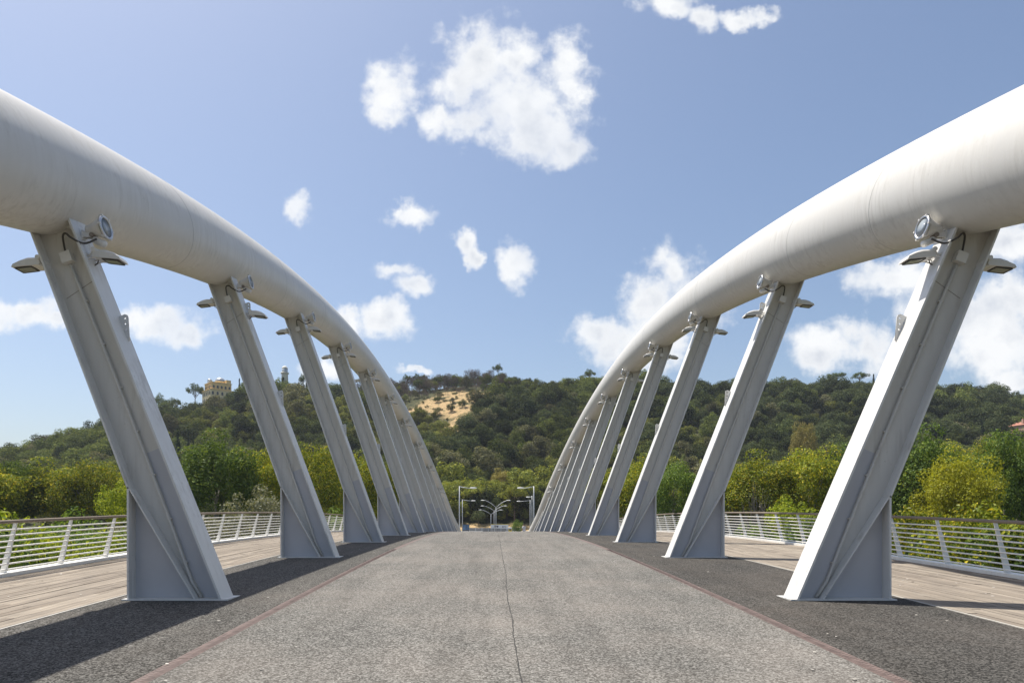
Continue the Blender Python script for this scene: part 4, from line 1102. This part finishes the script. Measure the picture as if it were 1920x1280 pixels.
# buildings and walls by the road, to the right
def block(name, x0, x1, y0, y1, z1, mat, lab, cat='building', cap=None, wins=()):
    cx_, cy_ = (x0 + x1) / 2, (y0 + y1) / 2; g = ground_z(cx_, cy_); e = empty(name, (cx_, cy_, g)); tag(e, lab, cat)
    MB().box(x0 - cx_, x1 - cx_, y0 - cy_, y1 - cy_, -1.5, z1 - g).build('wall', M[mat], e)
    MB().box(x0 - cx_ - .15, x1 - cx_ + .15, y0 - cy_ - .15, y1 - cy_ + .15, z1 - g, z1 - g + .18).build('coping', M[cap or mat], e)
    for (a, b, c, d2) in wins: MB().box(a - cx_, b - cx_, y0 - cy_ - .04, y0 - cy_ + .05, c - g, d2 - g).build('panel_joint', M['lamp_grey'], e)
P1 = at(1153, 938, 150); P2 = at(1184, 938, 150)
block('pavilion', P1.x, P2.x + .8, 150, 158, P1.z, 'pale_blue', 'pale grey panelled pavilion behind the sunlit struts', wins=[(P1.x + .1, P2.x + .7, P1.z - 1.0, P1.z - .96), (P1.x + .1, P2.x + .7, P1.z - 2.6, P1.z - 2.56)])
P1 = at(1232, 942, 128); P2 = at(1268, 942, 128)
block('cream_annexe', P1.x, P2.x, 128, 136, P1.z, 'cream', 'bright cream rendered annexe wall under the overhanging dark tree')
P1 = at(1362, 934, 116); P2 = at(1640, 934, 116)
block('retaining_wall', P1.x, P2.x, 116, 117, P1.z, 'conc', 'long plain concrete retaining wall behind the plane trees', 'wall')

# ------------------------------------------------------------------ avenue beyond the bridge
GZ0 = -1.92
for sd, nm in ((-1, 'pavement_left'), (1, 'pavement_right')):
    m = MB(); m.box(*sorted((sd * 3.6, sd * 13)), 97.6, 226, GZ0 - .3, GZ0 + .12)
    vs = m.v; m.v = [(x_, y_, z_ + max(0, deck_z(y_) - GZ0) if y_ < 100 else z_) for x_, y_, z_ in vs]
    o = m.build(nm, M['conc']); tag(o, 'concrete pavement of the avenue beyond the bridge', 'pavement', kind='structure')
def single_lamp(X, Y, ztop, sd, arm, lab):
    zb = GZ0 + .1; e = empty('street_lamp', (X, Y, zb)); tag(e, lab, 'street lamp', 'single arm lamps along the avenue'); h = ztop - zb
    MB().tube([(0, 0, 0), (0, 0, h * .5), (0, 0, h)], [.10, .09, .07], 10).build('pole', M['lamp_grey'], e)
    MB().tube([(0, 0, h - .1), (sd * arm * .5, 0, h - .28), (sd * arm * .8, 0, h - .3)], .045, 7).build('arm', M['lamp_grey'], e)
    MB().tube([(0, 0, h - .02), (sd * arm * .55, 0, h - .27)], .02, 5).build('stay', M['lamp_grey'], e)
    m = MB(); m.lathe([(.0001, -.55), (.12, -.5), (.2, -.2), (.19, .2), (.1, .5), (.0001, .55)], 12, 'x'); m.xform(Matrix.Diagonal((1, 1, .55, 1)))
    m.build('lamp_head', M['sign_white'], e, (sd * (arm * .86), 0, h - .28))
for (px, py, d_, s_, arm, lab) in ((861.5, 911, 106, 1, 2.5, 'grey lamp post with short arm beside the foot of the shaded arch'), (867, 936, 165, 1, 3.1, 'grey lamp post with arm, second on the shaded arch side of the avenue'),
                                   (1001, 911, 106, -1, 2.4, 'grey lamp post with short arm beside the foot of the sunlit arch'), (994, 937, 165, -1, 3.2, 'grey lamp post with arm, second on the sunlit arch side of the avenue'),
                                   (997.5, 929, 150, -1, .9, 'thin lamp post with a very short arm between the arm lamps')):
    p = at(px, py, d_); single_lamp(p.x, d_, p.z, s_, arm, lab)
def fork_lamp(px, py_fork, py_tip, d_, half, lab):
    p = at(px, py_fork, d_); zb = GZ0; e = empty('forked_lamp', (p.x, d_, zb)); tag(e, lab, 'street lamp', 'forked curved lamps in the avenue'); hf = p.z - zb; ht = at(px, py_tip, d_).z - zb
    MB().tube([(0, 0, 0), (0, 0, hf)], [.085, .065], 10).build('pole', M['lamp_grey'], e)
    for s_ in (-1, 1):
        pts = [(s_ * half * math.sin(t) * 1.0, 0, hf + (ht - hf) * (1 - (1 - math.sin(t)) ** 1.8)) for t in np.linspace(0, math.pi / 2, 10)]
        a = MB().tube(pts, [.055] * 5 + [.045] * 5, 7).build('arm', M['lamp_grey'], e)
        m = MB(); m.lathe([(.0001, -.6), (.13, -.4), (.16, .1), (.0001, .6)], 10, 'x'); m.xform(Matrix.Diagonal((1, 1, .5, 1))); m.build('lamp_head', M['sign_white'], a, (s_ * half * .93, 0, ht - .06))
fork_lamp(930, 951, 937, 150, 3.0, 'forked lamp with two drooping curved arms, tallest of three')
fork_lamp(926.5, 957, 947.5, 178, 3.2, 'forked lamp with two drooping curved arms, middle one of three')
fork_lamp(920.5, 964, 955, 208, 3.4, 'forked lamp with two drooping curved arms, lowest of three')
# end wall of the avenue, panels as pieces
P1 = at(868, 989, 222); P2 = at(975, 989, 222)
e = empty('boundary_wall', ((P1.x + P2.x) / 2, 222, GZ0)); tag(e, 'low grey panel wall closing the end of the avenue', 'wall'); n_ = 9; w = (P2.x - P1.x) / n_; h = P1.z - GZ0
for i in range(n_): MB().box(-(P2.x - P1.x) / 2 + i * w + .04, -(P2.x - P1.x) / 2 + (i + 1) * w - .04, -.1, .1, -.2, h).build('panel', M['conc'], e)
for i in range(n_ + 1): MB().box(-(P2.x - P1.x) / 2 + i * w - .12, -(P2.x - P1.x) / 2 + i * w + .12, -.16, .16, -.2, h + .1).build('post', M['lamp_grey'], e)
# fuel sign
def text_mesh(txt, size, mat, ext=.01):
    cu = bpy.data.curves.new('txt', 'FONT'); cu.body = txt; cu.size = size; cu.extrude = ext; cu.align_x = 'CENTER'; cu.align_y = 'CENTER'
    tmp = bpy.data.objects.new('txt_tmp', cu); COL.objects.link(tmp); dg = bpy.context.evaluated_depsgraph_get()
    me = bpy.data.meshes.new_from_object(tmp.evaluated_get(dg)); bpy.data.objects.remove(tmp); me.materials.clear(); me.materials.append(mat); return me
P1 = at(920, 983, 200); P2 = at(953, 990, 200); cx_ = (P1.x + P2.x) / 2; zc = (P1.z + P2.z) / 2; w = P2.x - P1.x; h = P1.z - P2.z
e = empty('fuel_station_sign', (cx_, 200, GZ0)); tag(e, 'white fuel station fascia with dark emblem and the letters eni', 'sign')
bz = zc - GZ0
pn = MB().box(-w / 2, w / 2, 0, .3, bz - h / 2, bz + h / 2).build('fascia', M['sign_white'], e)
MB().box(-w / 2, w / 2, -.02, .32, bz + h / 2, bz + h / 2 + .12).build('top_band', M['sign_yellow'], pn)
for s_ in (-.42, .42): MB().box(s_ * w - .12, s_ * w + .12, .05, .25, 0, bz - h / 2).build('leg', M['lamp_grey'], e)
link('letters', text_mesh('eni', 1.05, M['sign_navy']), pn, (1.4, -.012, bz), (math.pi / 2, 0, 0))
m = MB(); m.prism([(-.55, -.2), (-.45, .1), (-.7, .28), (-.3, .34), (.2, .22), (.55, .3), (.6, .05), (.45, -.05), (.5, -.32), (.3, -.3), (.2, -.1), (-.05, -.12), (-.1, -.34), (-.28, -.34), (-.3, -.12)], -.02, 0); m.build('emblem', M['sign_navy'], pn, (-.9, 0, bz))
P = at(956.5, 990, 175); e = empty('yellow_kiosk', (P.x, 175, GZ0)); tag(e, 'small yellow and white box at the avenue end beside the fuel sign', 'box')
MB().box(-.4, .4, -.3, .3, 0, .9 + P.z - GZ0 - 1.0).build('cabinet', M['sign_yellow'], e); MB().box(-.42, .42, -.32, .32, P.z - GZ0 - .1, P.z - GZ0 + .3).build('head', M['sign_white'], e); MB().box(-.25, .25, -.34, -.3, P.z - GZ0 - .5, P.z - GZ0 - .15).build('screen', M['sign_navy'], e)
P1 = at(867, 982, 128); P2 = at(880, 994, 128); e = empty('advertising_panel', ((P1.x + P2.x) / 2, 128, GZ0 + .1)); tag(e, 'blue framed advertising panel beside the shaded arch foot', 'panel'); w = P2.x - P1.x
MB().box(-w / 2, w / 2, -.1, .1, P2.z - GZ0 - .1, P1.z - GZ0 - .1).build('frame', M['cable'], e); MB().box(-w / 2 + .08, w / 2 - .08, -.115, -.1, P2.z - GZ0, P1.z - GZ0 - .2).build('poster', M['sign_blue'], e)
for s_ in (-1, 1): MB().box(s_ * w * .4 - .05, s_ * w * .4 + .05, -.05, .05, 0, P2.z - GZ0 - .1).build('leg', M['cable'], e)

# ------------------------------------------------------------------ the walking person
def skin_mesh(verts, edges, radii, root, levels=2):
    me = bpy.data.meshes.new('sk'); me.from_pydata(verts, edges, []); o = bpy.data.objects.new('sk', me); COL.objects.link(o)
    o.modifiers.new('s', 'SKIN'); sv = me.skin_vertices[0].data
    for i, r in enumerate(radii): sv[i].radius = (r if isinstance(r, tuple) else (r, r)); sv[i].use_root = (i == root)
    ss = o.modifiers.new('u', 'SUBSURF'); ss.levels = levels; ss.render_levels = levels
    dg = bpy.context.evaluated_depsgraph_get(); out = bpy.data.meshes.new_from_object(o.evaluated_get(dg)); bpy.data.objects.remove(o)
    out.polygons.foreach_set('use_smooth', [True] * len(out.polygons)); return out
def person():
    Y = 86.0; p = at(982.5, 975, Y); e = empty('person', (p.x, Y, deck_z(Y)), math.radians(12)); tag(e, 'person in white shirt and white trousers walking away on the road crest', 'person')
    vs = [(0,0,.92), (0,0,1.12), (0,.01,1.32), (0,.01,1.44), (0,-.005,1.52), (0,0,1.62), (0,0,1.70),
          (.17,0,1.39), (.23,.02,1.12), (.25,-.06,.90), (.255,-.08,.83), (-.17,0,1.39), (-.23,-.02,1.12), (-.24,-.08,.90), (-.245,-.10,.83),
          (.09,0,.88), (.10,-.10,.50), (.10,-.02,.09), (.10,-.16,.04), (-.09,0,.88), (-.10,.10,.50), (-.10,.24,.12), (-.10,.12,.05)]
    ed = [(0,1),(1,2),(2,3),(3,4),(4,5),(5,6),(3,7),(7,8),(8,9),(9,10),(3,11),(11,12),(12,13),(13,14),(0,15),(15,16),(16,17),(17,18),(0,19),(19,20),(20,21),(21,22)]
    rd = [.13,(.13,.10),(.15,.10),(.10,.08),.055,(.085,.10),(.075,.09),.06,.045,.035,.04,.06,.045,.035,.04,.09,.065,.045,.04,.09,.065,.045,.04]
    me = skin_mesh(vs, ed, rd, 0); me.materials.clear(); me.materials.append(M['skin']); link('body', me, e)
    sh = [0,1,2,3,7,8,11,12]; mp = {v: i for i, v in enumerate(sh)}
    me = skin_mesh([vs[i] for i in sh], [(mp[a], mp[b]) for a, b in ed if a in mp and b in mp], [tuple(q + .025 for q in (rd[i] if isinstance(rd[i], tuple) else (rd[i],) * 2)) for i in sh], 0); me.materials.append(M['cloth']); link('shirt', me, e)
    tr_ = [0,15,16,17,19,20,21]; mp = {v: i for i, v in enumerate(tr_)}
    me = skin_mesh([vs[i] for i in tr_], [(mp[a], mp[b]) for a, b in ed if a in mp and b in mp], [tuple(q + .03 for q in (rd[i] if isinstance(rd[i], tuple) else (rd[i],) * 2)) for i in tr_], 0); me.materials.append(M['cloth']); link('trousers', me, e)
    m = MB(); m.lathe([(.0001, .10), (.07, .08), (.10, .03), (.105, -.02), (.09, -.05)], 14); m.build('hair', M['hair'], e, (0, .015, 1.655))
    for s_ in (-1, 1): m = MB(); m.box(-.045, .045, -.12, .14, 0, .08); m.build('shoe', M['sign_white'], e, (s_ * .10, -.05 if s_ > 0 else .22, 0 if s_ > 0 else .05))
person()

# ------------------------------------------------------------------ summer haze between the bridge and the hill
def haze():
    m = MB(); m.box(-1100, 1100, -60, 1000, -75, 128); t = NT('haze_air'); t.N.remove(t.b)
    v = t.n('ShaderNodeVolumePrincipled'); v.inputs['Color'].default_value = (.80, .87, 1.0, 1); v.inputs['Density'].default_value = .00010; v.inputs['Anisotropy'].default_value = .25
    t.L.new(v.outputs[0], t.out.inputs['Volume']); o = m.build('haze', t.m); tag(o, 'thin summer haze over the valley', 'haze', kind='stuff')
haze()
